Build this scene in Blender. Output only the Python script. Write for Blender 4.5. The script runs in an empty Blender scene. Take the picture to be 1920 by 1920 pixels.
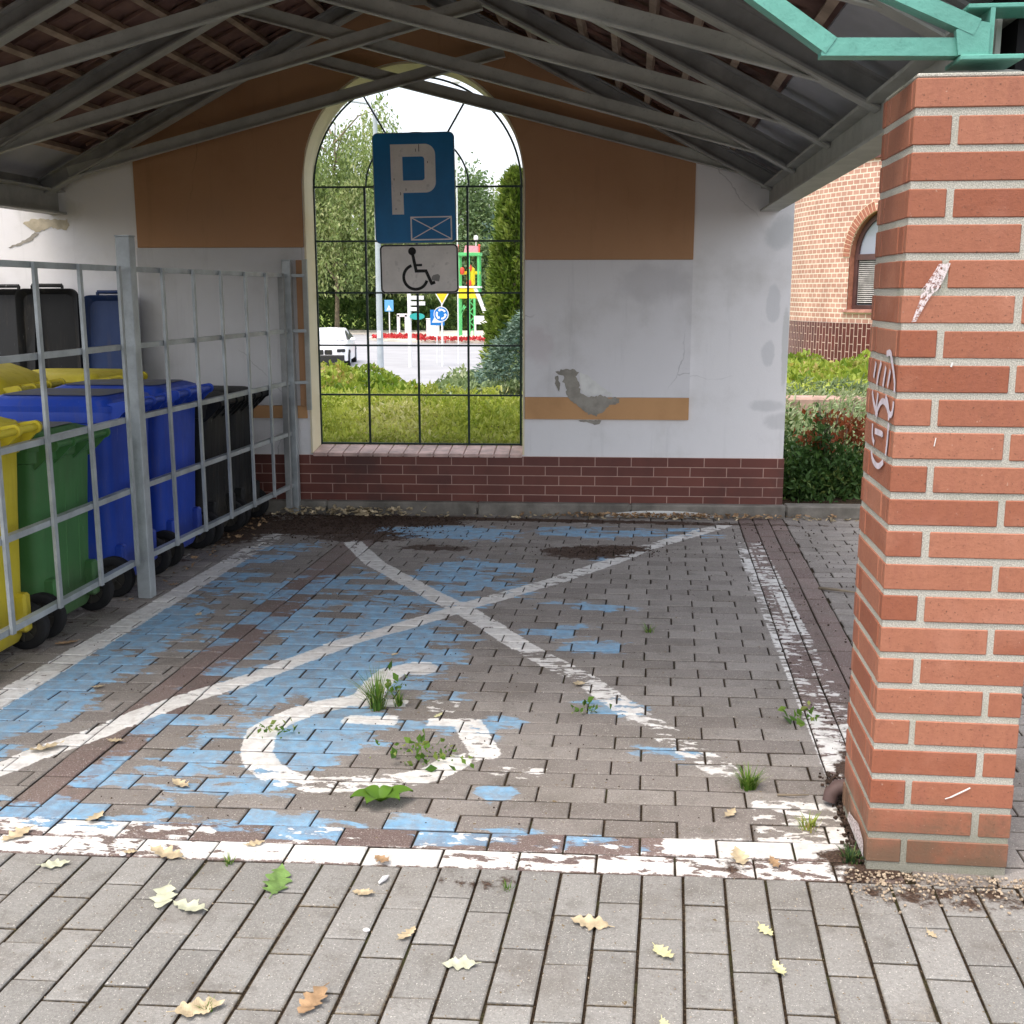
import bpy, math, random
import numpy as np
from mathutils import Vector, Matrix, Quaternion
from mathutils import noise as mnoise

random.seed(7); RNG = np.random.default_rng(7)
R = math.radians
scene = bpy.context.scene
COL = scene.collection

# ------------------------------------------------------------------ camera, sky, sun, exposure
cam_d = bpy.data.cameras.new("camera"); cam = bpy.data.objects.new("camera", cam_d); COL.objects.link(cam)
cam_d.sensor_width = 36; cam_d.lens = 39.75; cam_d.clip_start = 0.05; cam_d.clip_end = 2000
cam.location = (0, 0, 1.434); cam.rotation_euler = (R(90 - 11.0), 0, R(6.08))
scene.camera = cam
SUN_EL, SUN_AZ = 64.0, 214.0      # azimuth measured clockwise from +Y
world = bpy.data.worlds.new("World"); scene.world = world; world.use_nodes = True
wn = world.node_tree.nodes; wl = world.node_tree.links
bg = wn["Background"]
sky = wn.new("ShaderNodeTexSky"); sky.sky_type = 'NISHITA'; sky.sun_disc = False
sky.sun_elevation = R(SUN_EL); sky.sun_rotation = R(SUN_AZ); sky.air_density = 1.0; sky.dust_density = 6.0; sky.ozone_density = 0.6
cl = wn.new("ShaderNodeMixRGB"); cl.inputs[0].default_value = .6; cl.inputs[2].default_value = (3.7, 3.75, 3.9, 1)   # thin bright cloud cover over the blue
wl.new(sky.outputs[0], cl.inputs[1]); wl.new(cl.outputs[0], bg.inputs[0]); bg.inputs[1].default_value = 0.15
sun_d = bpy.data.lights.new("sun", 'SUN'); sun = bpy.data.objects.new("sun", sun_d); COL.objects.link(sun)
sun_d.energy = 0.55; sun_d.angle = R(22); sun_d.color = (1.0, 0.95, 0.88)
_sd = Vector((math.sin(R(SUN_AZ)) * math.cos(R(SUN_EL)), math.cos(R(SUN_AZ)) * math.cos(R(SUN_EL)), math.sin(R(SUN_EL))))
sun.rotation_euler = _sd.to_track_quat('Z', 'Y').to_euler()
scene.view_settings.view_transform = 'Standard'; scene.view_settings.look = 'None'
scene.view_settings.exposure = 1.62; scene.view_settings.gamma = 1.0
scene.render.engine = 'CYCLES'
scene.cycles.use_denoising = True
scene.cycles.max_bounces = 8; scene.cycles.diffuse_bounces = 5; scene.cycles.transparent_max_bounces = 8

# ------------------------------------------------------------------ node / material helpers
class NT:
    def __init__(s, name):
        s.m = bpy.data.materials.new(name); s.m.use_nodes = True
        s.n = s.m.node_tree.nodes; s.l = s.m.node_tree.links
        s.b = s.n["Principled BSDF"]
    def new(s, t, **kw):
        n = s.n.new("ShaderNode" + t)
        for k, v in kw.items(): setattr(n, k, v)
        return n
    def put(s, sock, v):
        if isinstance(v, bpy.types.NodeSocket): s.l.new(v, sock)
        elif isinstance(v, (tuple, list)): sock.default_value = tuple(v) + ((1,) if len(v) == 3 and sock.type == 'RGBA' else ())
        else: sock.default_value = v
    def math(s, op, a, b=0.0, c=None, clamp=False):
        n = s.new("Math", operation=op, use_clamp=clamp); s.put(n.inputs[0], a); s.put(n.inputs[1], b)
        if c is not None: s.put(n.inputs[2], c)
        return n.outputs[0]
    def mix(s, f, a, b, mode='MIX'):
        n = s.new("MixRGB", blend_type=mode); s.put(n.inputs[0], f); s.put(n.inputs[1], a); s.put(n.inputs[2], b); return n.outputs[0]
    def noise(s, scale, detail=4, rough=.55, vec=None, out=0):
        n = s.new("TexNoise"); n.inputs["Scale"].default_value = scale; n.inputs["Detail"].default_value = detail; n.inputs["Roughness"].default_value = rough
        s.l.new(vec if vec is not None else s.obj(), n.inputs["Vector"]); return n.outputs[out]
    def obj(s):
        if not hasattr(s, '_tc'): s._tc = s.new("TexCoord")
        return s._tc.outputs["Object"]
    def attr(s, name, out="Fac"):
        n = s.new("Attribute", attribute_name=name); return n.outputs[out]
    def ramp(s, f, lo, hi):
        n = s.new("MapRange"); n.interpolation_type = 'SMOOTHSTEP'; s.put(n.inputs[0], f); s.put(n.inputs[1], lo); s.put(n.inputs[2], hi); return n.outputs[0]
    def scale(s, vec, k):
        n = s.new("Mapping"); s.put(n.inputs[0], vec); n.inputs["Scale"].default_value = k; return n.outputs[0]
    def xyz(s, vec=None):
        n = s.new("SeparateXYZ"); s.l.new(vec if vec is not None else s.obj(), n.inputs[0]); return n.outputs
    def bump(s, h, strength=.3, dist=.01):
        n = s.new("Bump"); n.inputs["Strength"].default_value = strength; n.inputs["Distance"].default_value = dist; s.put(n.inputs["Height"], h)
        s.l.new(n.outputs[0], s.b.inputs["Normal"])
    def base(s, c, rough=.8, spec=.3, metal=0.):
        s.put(s.b.inputs["Base Color"], c); s.put(s.b.inputs["Roughness"], rough); s.b.inputs["Specular IOR Level"].default_value = spec; s.b.inputs["Metallic"].default_value = metal
        return s.m

def mk(name, c, rough=.7, var=.25, scale=8, spec=.3, bump=.15, bscale=60, metal=0., c2=None, fine=0.0):
    t = NT(name)
    f = t.noise(scale, 5, .6)
    a = tuple(x * (1 - var) for x in c); b = c2 if c2 else tuple(min(1, x * (1 + var)) for x in c)
    col = t.mix(t.ramp(f, .3, .7), a, b)
    if fine:
        g = t.noise(bscale * 2, 2, .7); col = t.mix(t.math('MULTIPLY', t.ramp(g, .55, .75), fine), col, tuple(x * .35 for x in c))
    if bump: t.bump(t.noise(bscale, 4, .6), bump, .004)
    return t.base(col, rough, spec, metal)

M = {}
M['plaster'] = None
# ------------------------------------------------------------------ mesh helpers
class MB:
    def __init__(s): s.v = []; s.f = []; s.uv = None
    def add(s, vs, fs):
        o = len(s.v); s.v += [tuple(v) for v in vs]; s.f += [tuple(i + o for i in f) for f in fs]; return s
    def box(s, c, d, rot=None, ch=0.0):
        hx, hy, hz = d[0] / 2, d[1] / 2, d[2] / 2; vs = []; 
        if ch <= 0:
            vs = [Vector((x, y, z)) for z in (-hz, hz) for y in (-hy, hy) for x in (-hx, hx)]
            fs = [(0, 2, 3, 1), (4, 5, 7, 6), (0, 1, 5, 4), (2, 6, 7, 3), (0, 4, 6, 2), (1, 3, 7, 5)]
        else:
            ch = min(ch, hx * .9, hy * .9, hz * .9)
            def ring(ix, z): return [Vector((x * (hx - ix), y * (hy - ix), z)) for x, y in ((-1, -1), (1, -1), (1, 1), (-1, 1))]
            def oct_(z, full):
                a, b = hx, hy; k = ch
                if full: return [Vector(p + (z,)) for p in ((-a + k, -b), (a - k, -b), (a, -b + k), (a, b - k), (a - k, b), (-a + k, b), (-a, b - k), (-a, -b + k))]
                return [Vector(p + (z,)) for p in ((-a + k, -b + k), (a - k, -b + k), (a - k, -b + k), (a - k, b - k), (a - k, b - k), (-a + k, b - k), (-a + k, b - k), (-a + k, -b + k))]
            vs = oct_(-hz, False) + oct_(-hz + ch, True) + oct_(hz - ch, True) + oct_(hz, False)
            fs = []
            for k in range(3):
                for i in range(8):
                    j = (i + 1) % 8; fs.append((k * 8 + i, k * 8 + j, k * 8 + 8 + j, k * 8 + 8 + i))
            fs.append(tuple(reversed(range(8)))); fs.append(tuple(range(24, 32)))
        m = rot if rot is not None else Matrix.Identity(3)
        return s.add([m @ v + Vector(c) for v in vs], fs)
    def prism(s, pts, h, axis='z', off=0.0):
        n = len(pts); vs = []
        for k in (off, off + h):
            for a, b in pts: vs.append((a, b, k) if axis == 'z' else ((a, k, b) if axis == 'y' else (k, a, b)))
        fs = [tuple(range(n)), tuple(reversed(range(n, 2 * n)))] + [(i, (i + 1) % n, n + (i + 1) % n, n + i) for i in range(n)]
        return s.add(vs, fs)
    def bar(s, p0, p1, prof, up=(0, 0, 1)):
        p0 = Vector(p0); p1 = Vector(p1); d = (p1 - p0).normalized(); u = Vector(up); sx = d.cross(u).normalized(); uz = sx.cross(d).normalized()
        n = len(prof); vs = [p + sx * a + uz * b for p in (p0, p1) for a, b in prof]
        fs = [tuple(range(n)), tuple(reversed(range(n, 2 * n)))] + [(i, n + i, n + (i + 1) % n, (i + 1) % n) for i in range(n)]
        return s.add(vs, fs)
    def rbar(s, p0, p1, w, h, up=(0, 0, 1)):
        return s.bar(p0, p1, [(-w / 2, -h / 2), (w / 2, -h / 2), (w / 2, h / 2), (-w / 2, h / 2)], up)
    def ibar(s, p0, p1, w, h, t=.009, tw=.006, up=(0, 0, 1)):
        a, b = w / 2, h
        return s.bar(p0, p1, [(-a, 0), (a, 0), (a, t), (tw, t + .004), (tw, b - t - .004), (a, b - t), (a, b), (-a, b), (-a, b - t), (-tw, b - t - .004), (-tw, t + .004), (-a, t)], up)
    def tube(s, pts, r, n=8, cap=True):
        pts = [Vector(p) for p in pts]; rs = r if isinstance(r, (list, tuple)) else [r] * len(pts); vs = []; fs = []
        prev = None
        for i, p in enumerate(pts):
            d = (pts[min(i + 1, len(pts) - 1)] - pts[max(i - 1, 0)]).normalized()
            if prev is None: a = d.orthogonal().normalized()
            else: a = (prev - d * prev.dot(d)).normalized()
            prev = a; b = d.cross(a)
            vs += [p + (a * math.cos(2 * math.pi * k / n) + b * math.sin(2 * math.pi * k / n)) * rs[i] for k in range(n)]
        for i in range(len(pts) - 1):
            for k in range(n): fs.append((i * n + k, i * n + (k + 1) % n, (i + 1) * n + (k + 1) % n, (i + 1) * n + k))
        if cap: fs += [tuple(reversed(range(n))), tuple(range((len(pts) - 1) * n, len(pts) * n))]
        return s.add(vs, fs)
    def loft(s, rings, cap=True):
        n = len(rings[0]); vs = [p for r in rings for p in r]; fs = []
        for i in range(len(rings) - 1):
            for k in range(n): fs.append((i * n + k, i * n + (k + 1) % n, (i + 1) * n + (k + 1) % n, (i + 1) * n + k))
        if cap: fs += [tuple(reversed(range(n))), tuple(range((len(rings) - 1) * n, len(rings) * n))]
        return s.add(vs, fs)
    def cyl(s, c, axis, r, h, n=24, r2=None):
        c = Vector(c); a = Vector(axis).normalized(); return s.tube([c - a * h / 2, c + a * h / 2], [r, r if r2 is None else r2], n)
    def sphere(s, c, r, n=16, m=10, sc=(1, 1, 1)):
        rings = []
        for i in range(m + 1):
            t = math.pi * i / m; t = min(max(t, .02), math.pi - .02)
            rings.append([(c[0] + sc[0] * r * math.sin(t) * math.cos(2 * math.pi * k / n), c[1] + sc[1] * r * math.sin(t) * math.sin(2 * math.pi * k / n), c[2] - sc[2] * r * math.cos(t)) for k in range(n)])
        return s.loft(rings)
    def build(s, name, mat, parent=None, label=None, smooth=False, kind=None):
        me = bpy.data.meshes.new(name); me.from_pydata(s.v, [], s.f); me.update()
        if smooth:
            me.polygons.foreach_set("use_smooth", [True] * len(me.polygons))
            try: me.set_sharp_from_angle(angle=R(40))
            except Exception: pass
        me.materials.append(M[mat] if isinstance(mat, str) else mat)
        o = bpy.data.objects.new(name, me); COL.objects.link(o)
        if parent: o.parent = parent
        if label: o["label"] = label
        if kind: o["kind"] = kind
        return o

def thing(name, label, cat, loc=(0, 0, 0), rz=0, group=None):
    o = bpy.data.objects.new(name, None); o.empty_display_size = .2; COL.objects.link(o)
    o.location = loc; o.rotation_euler = (0, 0, rz); o['label'] = label; o['category'] = cat
    if group: o['group'] = group
    return o
def tag(o, label, cat, group=None):
    o['label'] = label; o['category'] = cat
    if group: o['group'] = group
    return o
def npmesh(name, V, F, mat, parent=None, attrs=None, kind=None, smooth=False):
    """V (n,3), F (m,4) quads"""
    me = bpy.data.meshes.new(name); n = len(V); m = len(F); k = F.shape[1]
    me.vertices.add(n); me.vertices.foreach_set("co", np.asarray(V, np.float32).ravel())
    me.loops.add(m * k); me.loops.foreach_set("vertex_index", F.astype(np.int32).ravel())
    me.polygons.add(m); me.polygons.foreach_set("loop_start", np.arange(0, m * k, k, dtype=np.int32)); me.polygons.foreach_set("loop_total", np.full(m, k, np.int32))
    me.update(calc_edges=True)
    for an, (dom, arr) in (attrs or {}).items():
        a = me.attributes.new(an, 'FLOAT', dom); a.data.foreach_set("value", np.asarray(arr, np.float32).ravel())
    me.polygons.foreach_set("use_smooth", np.full(m, bool(smooth)))
    me.materials.append(M[mat] if isinstance(mat, str) else mat)
    o = bpy.data.objects.new(name, me); COL.objects.link(o)
    if parent: o.parent = parent
    if kind: o['kind'] = kind
    return o

# ------------------------------------------------------------------ materials
def m_plaster(name, c, dirt_dark=(.42, .41, .38), stains=None, grain=.12):
    t = NT(name); co = t.obj()
    f = t.noise(1.7, 6, .6); f2 = t.noise(7, 6, .65)
    col = t.mix(t.math('MULTIPLY', t.ramp(f, .48, .75), .55), c, tuple(x * y * 1.5 for x, y in zip(c, dirt_dark)))
    col = t.mix(t.math('MULTIPLY', t.ramp(f2, .58, .8), .3), col, tuple(x * .72 for x in c))
    if stains:
        x = t.xyz()
        for (sx, sz, rx, rz, edge, sc) in stains:
            dx = t.math('DIVIDE', t.math('SUBTRACT', x[0], sx), rx); dz = t.math('DIVIDE', t.math('SUBTRACT', x[2], sz), rz)
            d = t.math('ADD', t.math('MULTIPLY', dx, dx), t.math('MULTIPLY', dz, dz))
            d = t.math('ADD', d, t.math('MULTIPLY', t.math('SUBTRACT', t.noise(5, 5, .65), .5), 2.2))
            mk_ = t.math('SUBTRACT', 1.0, t.ramp(d, edge, 1.0)); col = t.mix(t.math('MULTIPLY', mk_, .5), col, tuple(v_ * 1.1 for v_ in sc))
    dr = t.noise(1.0, 6, .65, vec=t.scale(t.obj(), (14, 14, 1.2))); col = t.mix(t.math('MULTIPLY', t.ramp(dr, .56, .75), .22), col, tuple(x * .6 for x in c))
    ck = t.new('TexVoronoi', feature='DISTANCE_TO_EDGE'); ck.inputs['Scale'].default_value = 1.3; t.l.new(t.mix(.12, t.obj(), t.noise(3, 4, .6, out=1)), ck.inputs['Vector'])
    cm = t.math('MULTIPLY', t.math('SUBTRACT', 1.0, t.ramp(ck.outputs['Distance'], .0, .004)), t.ramp(t.noise(1.1, 3), .52, .6)); col = t.mix(t.math('MULTIPLY', cm, .5), col, tuple(x * .35 for x in c))
    g = t.noise(240, 3, .7); col = t.mix(t.math('MULTIPLY', t.ramp(g, .62, .8), grain), col, tuple(x * .4 for x in c))
    t.bump(t.math('ADD', t.noise(130, 4, .7), t.math('MULTIPLY', t.noise(9, 3), 1.5)), .35, .003)
    return t.base(col, .9, .15)
M['plaster'] = m_plaster('plaster', (.80, .79, .79), stains=[(.87, 1.36, .05, .13, .5, (.50, .51, .52)), (.85, 1.06, .05, .10, .5, (.48, .49, .50)), (.86, .72, .15, .05, .3, (.45, .46, .46)), (.95, .62, .12, .07, .3, (.46, .46, .46)), (.955, 1.1, .025, .3, .3, (.42, .43, .41)), (.9, 1.8, .12, .12, .2, (.40, .42, .42)), (-3.75, 1.95, .25, .12, .1, (.45, .44, .40))])
M['panel_white'] = m_plaster('panel_white', (.74, .73, .74), stains=[(-.62, 1.1, .12, .16, .1, (.52, .46, .47)), (.1, 1.5, .3, .15, .1, (.48, .47, .48))])
M['ochre'] = m_plaster('ochre', (.45, .255, .14), dirt_dark=(.55, .5, .45), stains=[(-2.75, 1.9, .3, .2, .05, (.39, .23, .135)), (-.3, 2.2, .35, .2, .05, (.39, .21, .115))])
M['ochre_light'] = m_plaster('ochre_light', (.56, .32, .155))
M['cream'] = m_plaster('cream', (.80, .72, .52), dirt_dark=(.6, .55, .45))
M['render_grey'] = mk('render_grey', (.31, .29, .25), .95, .18, 14, bump=.5, bscale=90)
M['render_tan'] = mk('render_tan', (.52, .46, .34), .95, .25, 9, bump=.5, bscale=90)

def m_brick(name, bw, rh, mortar, c1, c2, cm, off=.5, uv=False, rough=.45, msize=None, vec='xz', spec=.4, blotch=None):
    t = NT(name)
    if uv: src = t._tc.outputs["UV"] if hasattr(t, '_tc') else t.new("TexCoord").outputs["UV"]; v = src
    else:
        x = t.xyz(); cb = t.new("CombineXYZ"); t.put(cb.inputs[0], x[0]); t.put(cb.inputs[1], x[2]); v = cb.outputs[0]
    b = t.new("TexBrick"); b.offset = off; b.squash = 1
    t.put(b.inputs["Vector"], v); b.inputs["Color1"].default_value = c1 + (1,); b.inputs["Color2"].default_value = c2 + (1,); b.inputs["Mortar"].default_value = cm + (1,)
    b.inputs["Scale"].default_value = 1; b.inputs["Mortar Size"].default_value = mortar; b.inputs["Mortar Smooth"].default_value = .15
    b.inputs["Brick Width"].default_value = bw; b.inputs["Row Height"].default_value = rh
    f = t.noise(3, 5, .6); col = t.mix(t.ramp(f, .35, .7), b.outputs[0], t.mix(1, b.outputs[0], (.78, .76, .76), 'MULTIPLY'))
    if blotch: col = t.mix(t.math('MULTIPLY', t.ramp(t.noise(blotch[0], 5, .65), .5, .72), blotch[1]), col, blotch[2])
    t.bump(t.math('SUBTRACT', 1.0, b.outputs[1]), .6, .004)
    return t.base(col, t.math('ADD', rough, t.math('MULTIPLY', b.outputs[1], .4)), spec)
M['plinth_brick'] = m_brick('plinth_brick', .235, .0635, .0028, (.175, .056, .040), (.14, .045, .035), (.50, .33, .27), off=.38, blotch=(1.5, .55, (.07, .04, .036)))
M['tower_brick'] = m_brick('tower_brick', .137, .079, .0095, (.52, .27, .21), (.60, .34, .27), (.84, .72, .60), uv=True, rough=.8, spec=.2)
M['tower_dado'] = m_brick('tower_dado', .25, .085, .0065, (.13, .025, .02), (.10, .02, .018), (.62, .45, .38), uv=True, rough=.35)
M['kerb'] = mk('kerb', (.20, .185, .16), .95, .35, 5, bump=.5, bscale=70, fine=.4)
M['white_paint'] = mk('white_paint', (.72, .72, .69), .8, .1, 12, bump=.2)
M['steel'] = mk('steel_paint', (.40, .405, .37), .55, .14, 6, bump=.08, bscale=40, fine=.25)
M['steel_web'] = mk('steel_web', (.26, .265, .26), .6, .2, 6, bump=.08)
M['green_steel'] = mk('green_steel', (.12, .37, .30), .42, .14, 5, spec=.5, bump=.5, bscale=45, fine=.25)
M['black'] = mk('under_roof_dark', (.012, .012, .013), .8, .4, 8)  # near-black colour for the shade under the next roof
M['rooftile'] = mk('rooftile', (.17, .095, .08), .9, .35, 3, c2=(.25, .15, .125), bump=.5, bscale=30)
M['batten'] = mk('batten', (.34, .26, .20), .9, .3, 5, bump=.3)
M['soffit_sheet'] = mk('soffit_sheet', (.42, .43, .46), .8, .12, 3)
M['galv'] = mk('galv', (.36, .39, .40), .45, .2, 7, spec=.5, bump=.1, metal=.25, fine=.2)
M['grille'] = mk('grille', (.012, .03, .026), .4, .3, 9)
M['sill_tile'] = m_brick('sill_tile', .245, 1.0, .006, (.50, .34, .30), (.42, .28, .25), (.22, .14, .12), rough=.7, blotch=(8, .4, (.35, .33, .28)))
M['sign_blue'] = mk('sign_blue', (.008, .17, .42), .4, .12, 4, spec=.3, bump=0)
M['sign_white'] = mk('sign_white', (.80, .76, .725), .45, .08, 9, spec=.4, bump=0, fine=.35, bscale=9)
M['sign_black'] = mk('sign_black', (.010, .009, .008), .5, .1, 5, bump=0)
M['sticker'] = mk('sticker', (.30, .29, .28), .6, .1, 20, bump=0)

def m_clinker():
    t = NT('clinker'); tone = t.attr('tone'); x = t.xyz()
    col = t.mix(tone, (.30, .102, .056), (.41, .172, .105))
    st = t.noise(1.0, 5, .6, vec=t.scale(t.obj(), (26, 26, 3)))
    col = t.mix(t.math('MULTIPLY', t.ramp(st, .45, .75), .35), col, (.28, .10, .07))
    col = t.mix(t.math('MULTIPLY', t.ramp(t.noise(4, 4), .5, .72), .4), col, (.52, .25, .17)); col = t.mix(t.math('MULTIPLY', t.ramp(t.noise(22, 6, .7), .55, .7), .35), col, (.22, .09, .06)); col = t.mix(t.math('MULTIPLY', t.ramp(t.noise(55, 3, .7), .68, .72), .5), col, (.58, .42, .33))
    sp = t.noise(150, 3, .7); col = t.mix(t.math('MULTIPLY', t.ramp(sp, .60, .68), .8), col, (.13, .06, .04)); g3 = t.noise(70, 5, .8); col = t.mix(t.math('MULTIPLY', t.ramp(g3, .4, .65), .3), col, t.mix(1, col, (.62, .60, .58), 'MULTIPLY'))
    low = t.math('SUBTRACT', 1.0, t.ramp(t.math('ADD', x[2], t.math('MULTIPLY', t.math('SUBTRACT', t.noise(9, 5, .7), .5), .35)), .02, .20))
    col = t.mix(t.math('MULTIPLY', low, .75), col, (.11, .09, .06))
    w = t.noise(300, 2, .7); col = t.mix(t.math('MULTIPLY', t.ramp(w, .70, .74), t.math('ADD', low, .08)), col, (.6, .5, .4))
    t.bump(t.math('ADD', t.noise(150, 4, .7), t.noise(35, 4, .6)), .4, .003)
    return t.base(col, .55, .3)
M['clinker'] = m_clinker()
def m_mortar():
    t = NT('mortar'); g = t.noise(330, 3, .8); col = t.mix(t.ramp(g, .38, .62), (.36, .35, .30), (.66, .645, .57))
    x = t.xyz(); low = t.math('SUBTRACT', 1.0, t.ramp(x[2], .05, .28)); col = t.mix(t.math('MULTIPLY', low, .55), col, (.12, .12, .08))
    col = t.mix(t.math('MULTIPLY', t.ramp(t.noise(6, 4), .5, .7), .35), col, (.27, .29, .2))
    t.bump(g, .8, .004); return t.base(col, .95, .1)
M['mortar'] = m_mortar()

def m_paver():
    t = NT('paver'); o = t.obj()
    tone = t.attr('tone'); rd = t.attr('rd'); wd = t.attr('wd'); ww = t.attr('ww'); bl = t.attr('bl'); dirt_dark = t.attr('dirt_dark'); front = t.attr('front')
    grey = t.mix(tone, (.172, .153, .140), (.238, .218, .20))
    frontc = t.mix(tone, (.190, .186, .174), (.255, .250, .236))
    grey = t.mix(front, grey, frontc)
    red = t.mix(tone, (.130, .092, .084), (.175, .130, .118))
    col = t.mix(rd, grey, red)
    col = t.mix(t.math('MULTIPLY', t.ramp(t.noise(2.2, 5, .6), .45, .7), .35), col, (.13, .115, .095))
    ag = t.noise(230, 3, .75); col = t.mix(t.math('MULTIPLY', t.ramp(ag, .54, .70), .6), col, (.42, .40, .36)); col = t.mix(t.math('MULTIPLY', t.ramp(t.noise(170, 3, .7), .56, .72), .6), col, (.07, .06, .055)); col = t.mix(t.math('MULTIPLY', t.ramp(t.noise(11, 6, .7), .50, .70), .45), col, (.11, .10, .088)); col = t.mix(t.math('MULTIPLY', t.ramp(t.noise(3.1, 5, .7), .52, .66), .35), col, (.12, .105, .09)); col = t.mix(t.ramp(t.noise(62, 2, .5), .70, .725), col, (.14, .105, .06)); col = t.mix(t.ramp(t.noise(260, 2, .6), .66, .72), col, (.60, .58, .53)); g2 = t.noise(120, 4, .8); col = t.mix(t.math('MULTIPLY', t.ramp(g2, .35, .65), .35), t.mix(1, col, (1.25, 1.25, 1.25), 'MULTIPLY'), t.mix(1, col, (.62, .61, .60), 'MULTIPLY'))
    # paint
    zz0 = t.xyz()
    edge = t.math('MULTIPLY', t.math('SUBTRACT', t.noise(38, 4, .7), .5), .03)
    inside = t.math('SUBTRACT', 1.0, t.ramp(t.math('ADD', wd, edge), -.003, .003))
    n1 = t.noise(13, 6, .62, vec=t.scale(o, (1, 2.2, 1)))
    n1b = t.math('ADD', n1, t.math('MULTIPLY', t.math('SUBTRACT', tone, .5), .10))
    keepw = t.ramp(t.math('SUBTRACT', n1b, t.math('MULTIPLY', ww, .58)), .20, .235)
    wmask = t.math('MULTIPLY', inside, keepw)
    n2 = t.noise(8, 6, .62, vec=t.scale(t.new_off(o) if hasattr(t, 'new_off') else o, (1, 2.4, 1)))
    n2b = t.math('ADD', n2, t.math('MULTIPLY', t.math('SUBTRACT', tone, .5), .36))
    keepb = t.math('MULTIPLY', t.ramp(t.math('ADD', n2b, t.math('MULTIPLY', bl, .45)), .73, .80), t.ramp(bl, .05, .15))
    sc = t.noise(60, 5, .7, vec=t.scale(o, (1, 3, 1)))
    bluec = t.mix(t.ramp(t.noise(20, 5, .6), .3, .7), (.17, .35, .53), (.25, .43, .60))
    keepb = t.math('MULTIPLY', keepb, t.math('SUBTRACT', 1.0, t.math('MULTIPLY', t.ramp(sc, .56, .66), .55)))
    thin = t.math('ADD', .50, t.math('MULTIPLY', t.ramp(t.noise(17, 6, .7), .38, .62), .44)); col = t.mix(t.math('MULTIPLY', keepb, thin), col, bluec)
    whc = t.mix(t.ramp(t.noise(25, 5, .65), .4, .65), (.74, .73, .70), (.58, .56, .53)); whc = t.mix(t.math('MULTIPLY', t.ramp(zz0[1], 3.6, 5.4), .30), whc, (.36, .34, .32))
    whc = t.mix(t.math('MULTIPLY', t.ramp(sc, .58, .7), .3), whc, (.38, .36, .33))
    whc = t.mix(t.math('MULTIPLY', t.ramp(wd, -.02, -.002), t.math('MULTIPLY', keepb, .35)), whc, (.45, .55, .62))
    col = t.mix(wmask, col, whc)
    # soil film, debris and darkened spots
    dn = t.noise(16, 7, .7); soil = t.ramp(t.math('ADD', dn, t.math('MULTIPLY', dirt_dark, .6)), .80, .95)
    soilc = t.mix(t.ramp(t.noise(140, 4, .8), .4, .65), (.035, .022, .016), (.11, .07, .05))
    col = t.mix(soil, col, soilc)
    sk = t.noise(70, 5, .75); col = t.mix(t.math('MULTIPLY', t.ramp(sk, .60, .70), t.math('ADD', .25, t.math('MULTIPLY', dirt_dark, .5), clamp=True)), col, (.075, .055, .042))
    zz = t.xyz(); side = t.math('SUBTRACT', 1.0, t.ramp(zz[2], -.0065, -.0015)); col = t.mix(side, col, t.mix(t.ramp(t.noise(90, 3), .4, .65), t.mix(front, (.022, .016, .012), (.055, .042, .028)), t.mix(front, (.085, .062, .040), (.20, .155, .095))))
    t.bump(t.math('ADD', t.math('ADD', ag, t.math('MULTIPLY', t.noise(45, 4), .8)), t.math('MULTIPLY', soil, 1.2)), .5, .004)
    return t.base(col, .88, .22)
M['paver'] = m_paver()

def m_ground():
    t = NT('ground'); a = t.noise(120, 5, .8); col = t.mix(t.ramp(a, .45, .72), (.028, .020, .014), (.13, .095, .06))
    mo = t.ramp(t.noise(5, 5, .65), .52, .68); col = t.mix(t.math('MULTIPLY', mo, .5), col, (.07, .085, .03))
    x = t.xyz(); far = t.ramp(x[1], 9.0, 14.0)
    g = t.mix(t.ramp(t.noise(3, 6, .7), .35, .65), (.10, .16, .03), (.22, .27, .06))
    col = t.mix(far, col, g); t.bump(a, .7, .01); return t.base(col, .97, .05)
M['ground'] = m_ground()
M['road'] = mk('road', (.34, .34, .35), .9, .08, .6, bump=.2, bscale=20)
M['footpath'] = mk('footpath', (.55, .50, .42), .9, .1, .6)
def m_leaf(name, ca, cb, cc, trans=.35, rough=.5):
    t = NT(name); tone = t.attr('tone')
    c = t.mix(t.ramp(tone, 0.0, .55), ca, cb); c = t.mix(t.ramp(tone, .62, 1.0), c, cc)
    c = t.mix(t.math('MULTIPLY', t.ramp(t.noise(1.1, 4), .4, .7), .35), c, tuple(x * .6 for x in ca))
    t.base(c, rough, .25)
    tr = t.new("BsdfTranslucent"); t.put(tr.inputs[0], t.mix(1, c, (1.0, 1.0, .55), 'MULTIPLY'))
    mx = t.new("MixShader"); mx.inputs[0].default_value = trans
    t.l.new(t.b.outputs[0], mx.inputs[1]); t.l.new(tr.outputs[0], mx.inputs[2]); t.l.new(mx.outputs[0], t.n["Material Output"].inputs[0])
    return t.m
M['lf_yellowgreen'] = m_leaf('lf_yellowgreen', (.26, .36, .05), (.48, .56, .10), (.68, .68, .28))
M['lf_pale'] = m_leaf('lf_pale', (.32, .40, .07), (.58, .62, .17), (.74, .71, .38))
M['lf_mixed'] = m_leaf('lf_mixed', (.16, .26, .04), (.36, .44, .08), (.58, .44, .20))
M['lf_dark'] = m_leaf('lf_dark', (.018, .045, .018), (.04, .09, .03), (.14, .20, .06), .2)
M['lf_shrub'] = m_leaf('lf_shrub', (.03, .075, .022), (.07, .14, .035), (.24, .28, .08), .25)
M['lf_red'] = m_leaf('lf_red', (.10, .05, .02), (.30, .08, .035), (.38, .16, .07), .3)
M['lf_spruce'] = m_leaf('lf_spruce', (.045, .09, .065), (.10, .17, .13), (.20, .28, .22), .1)
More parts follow.
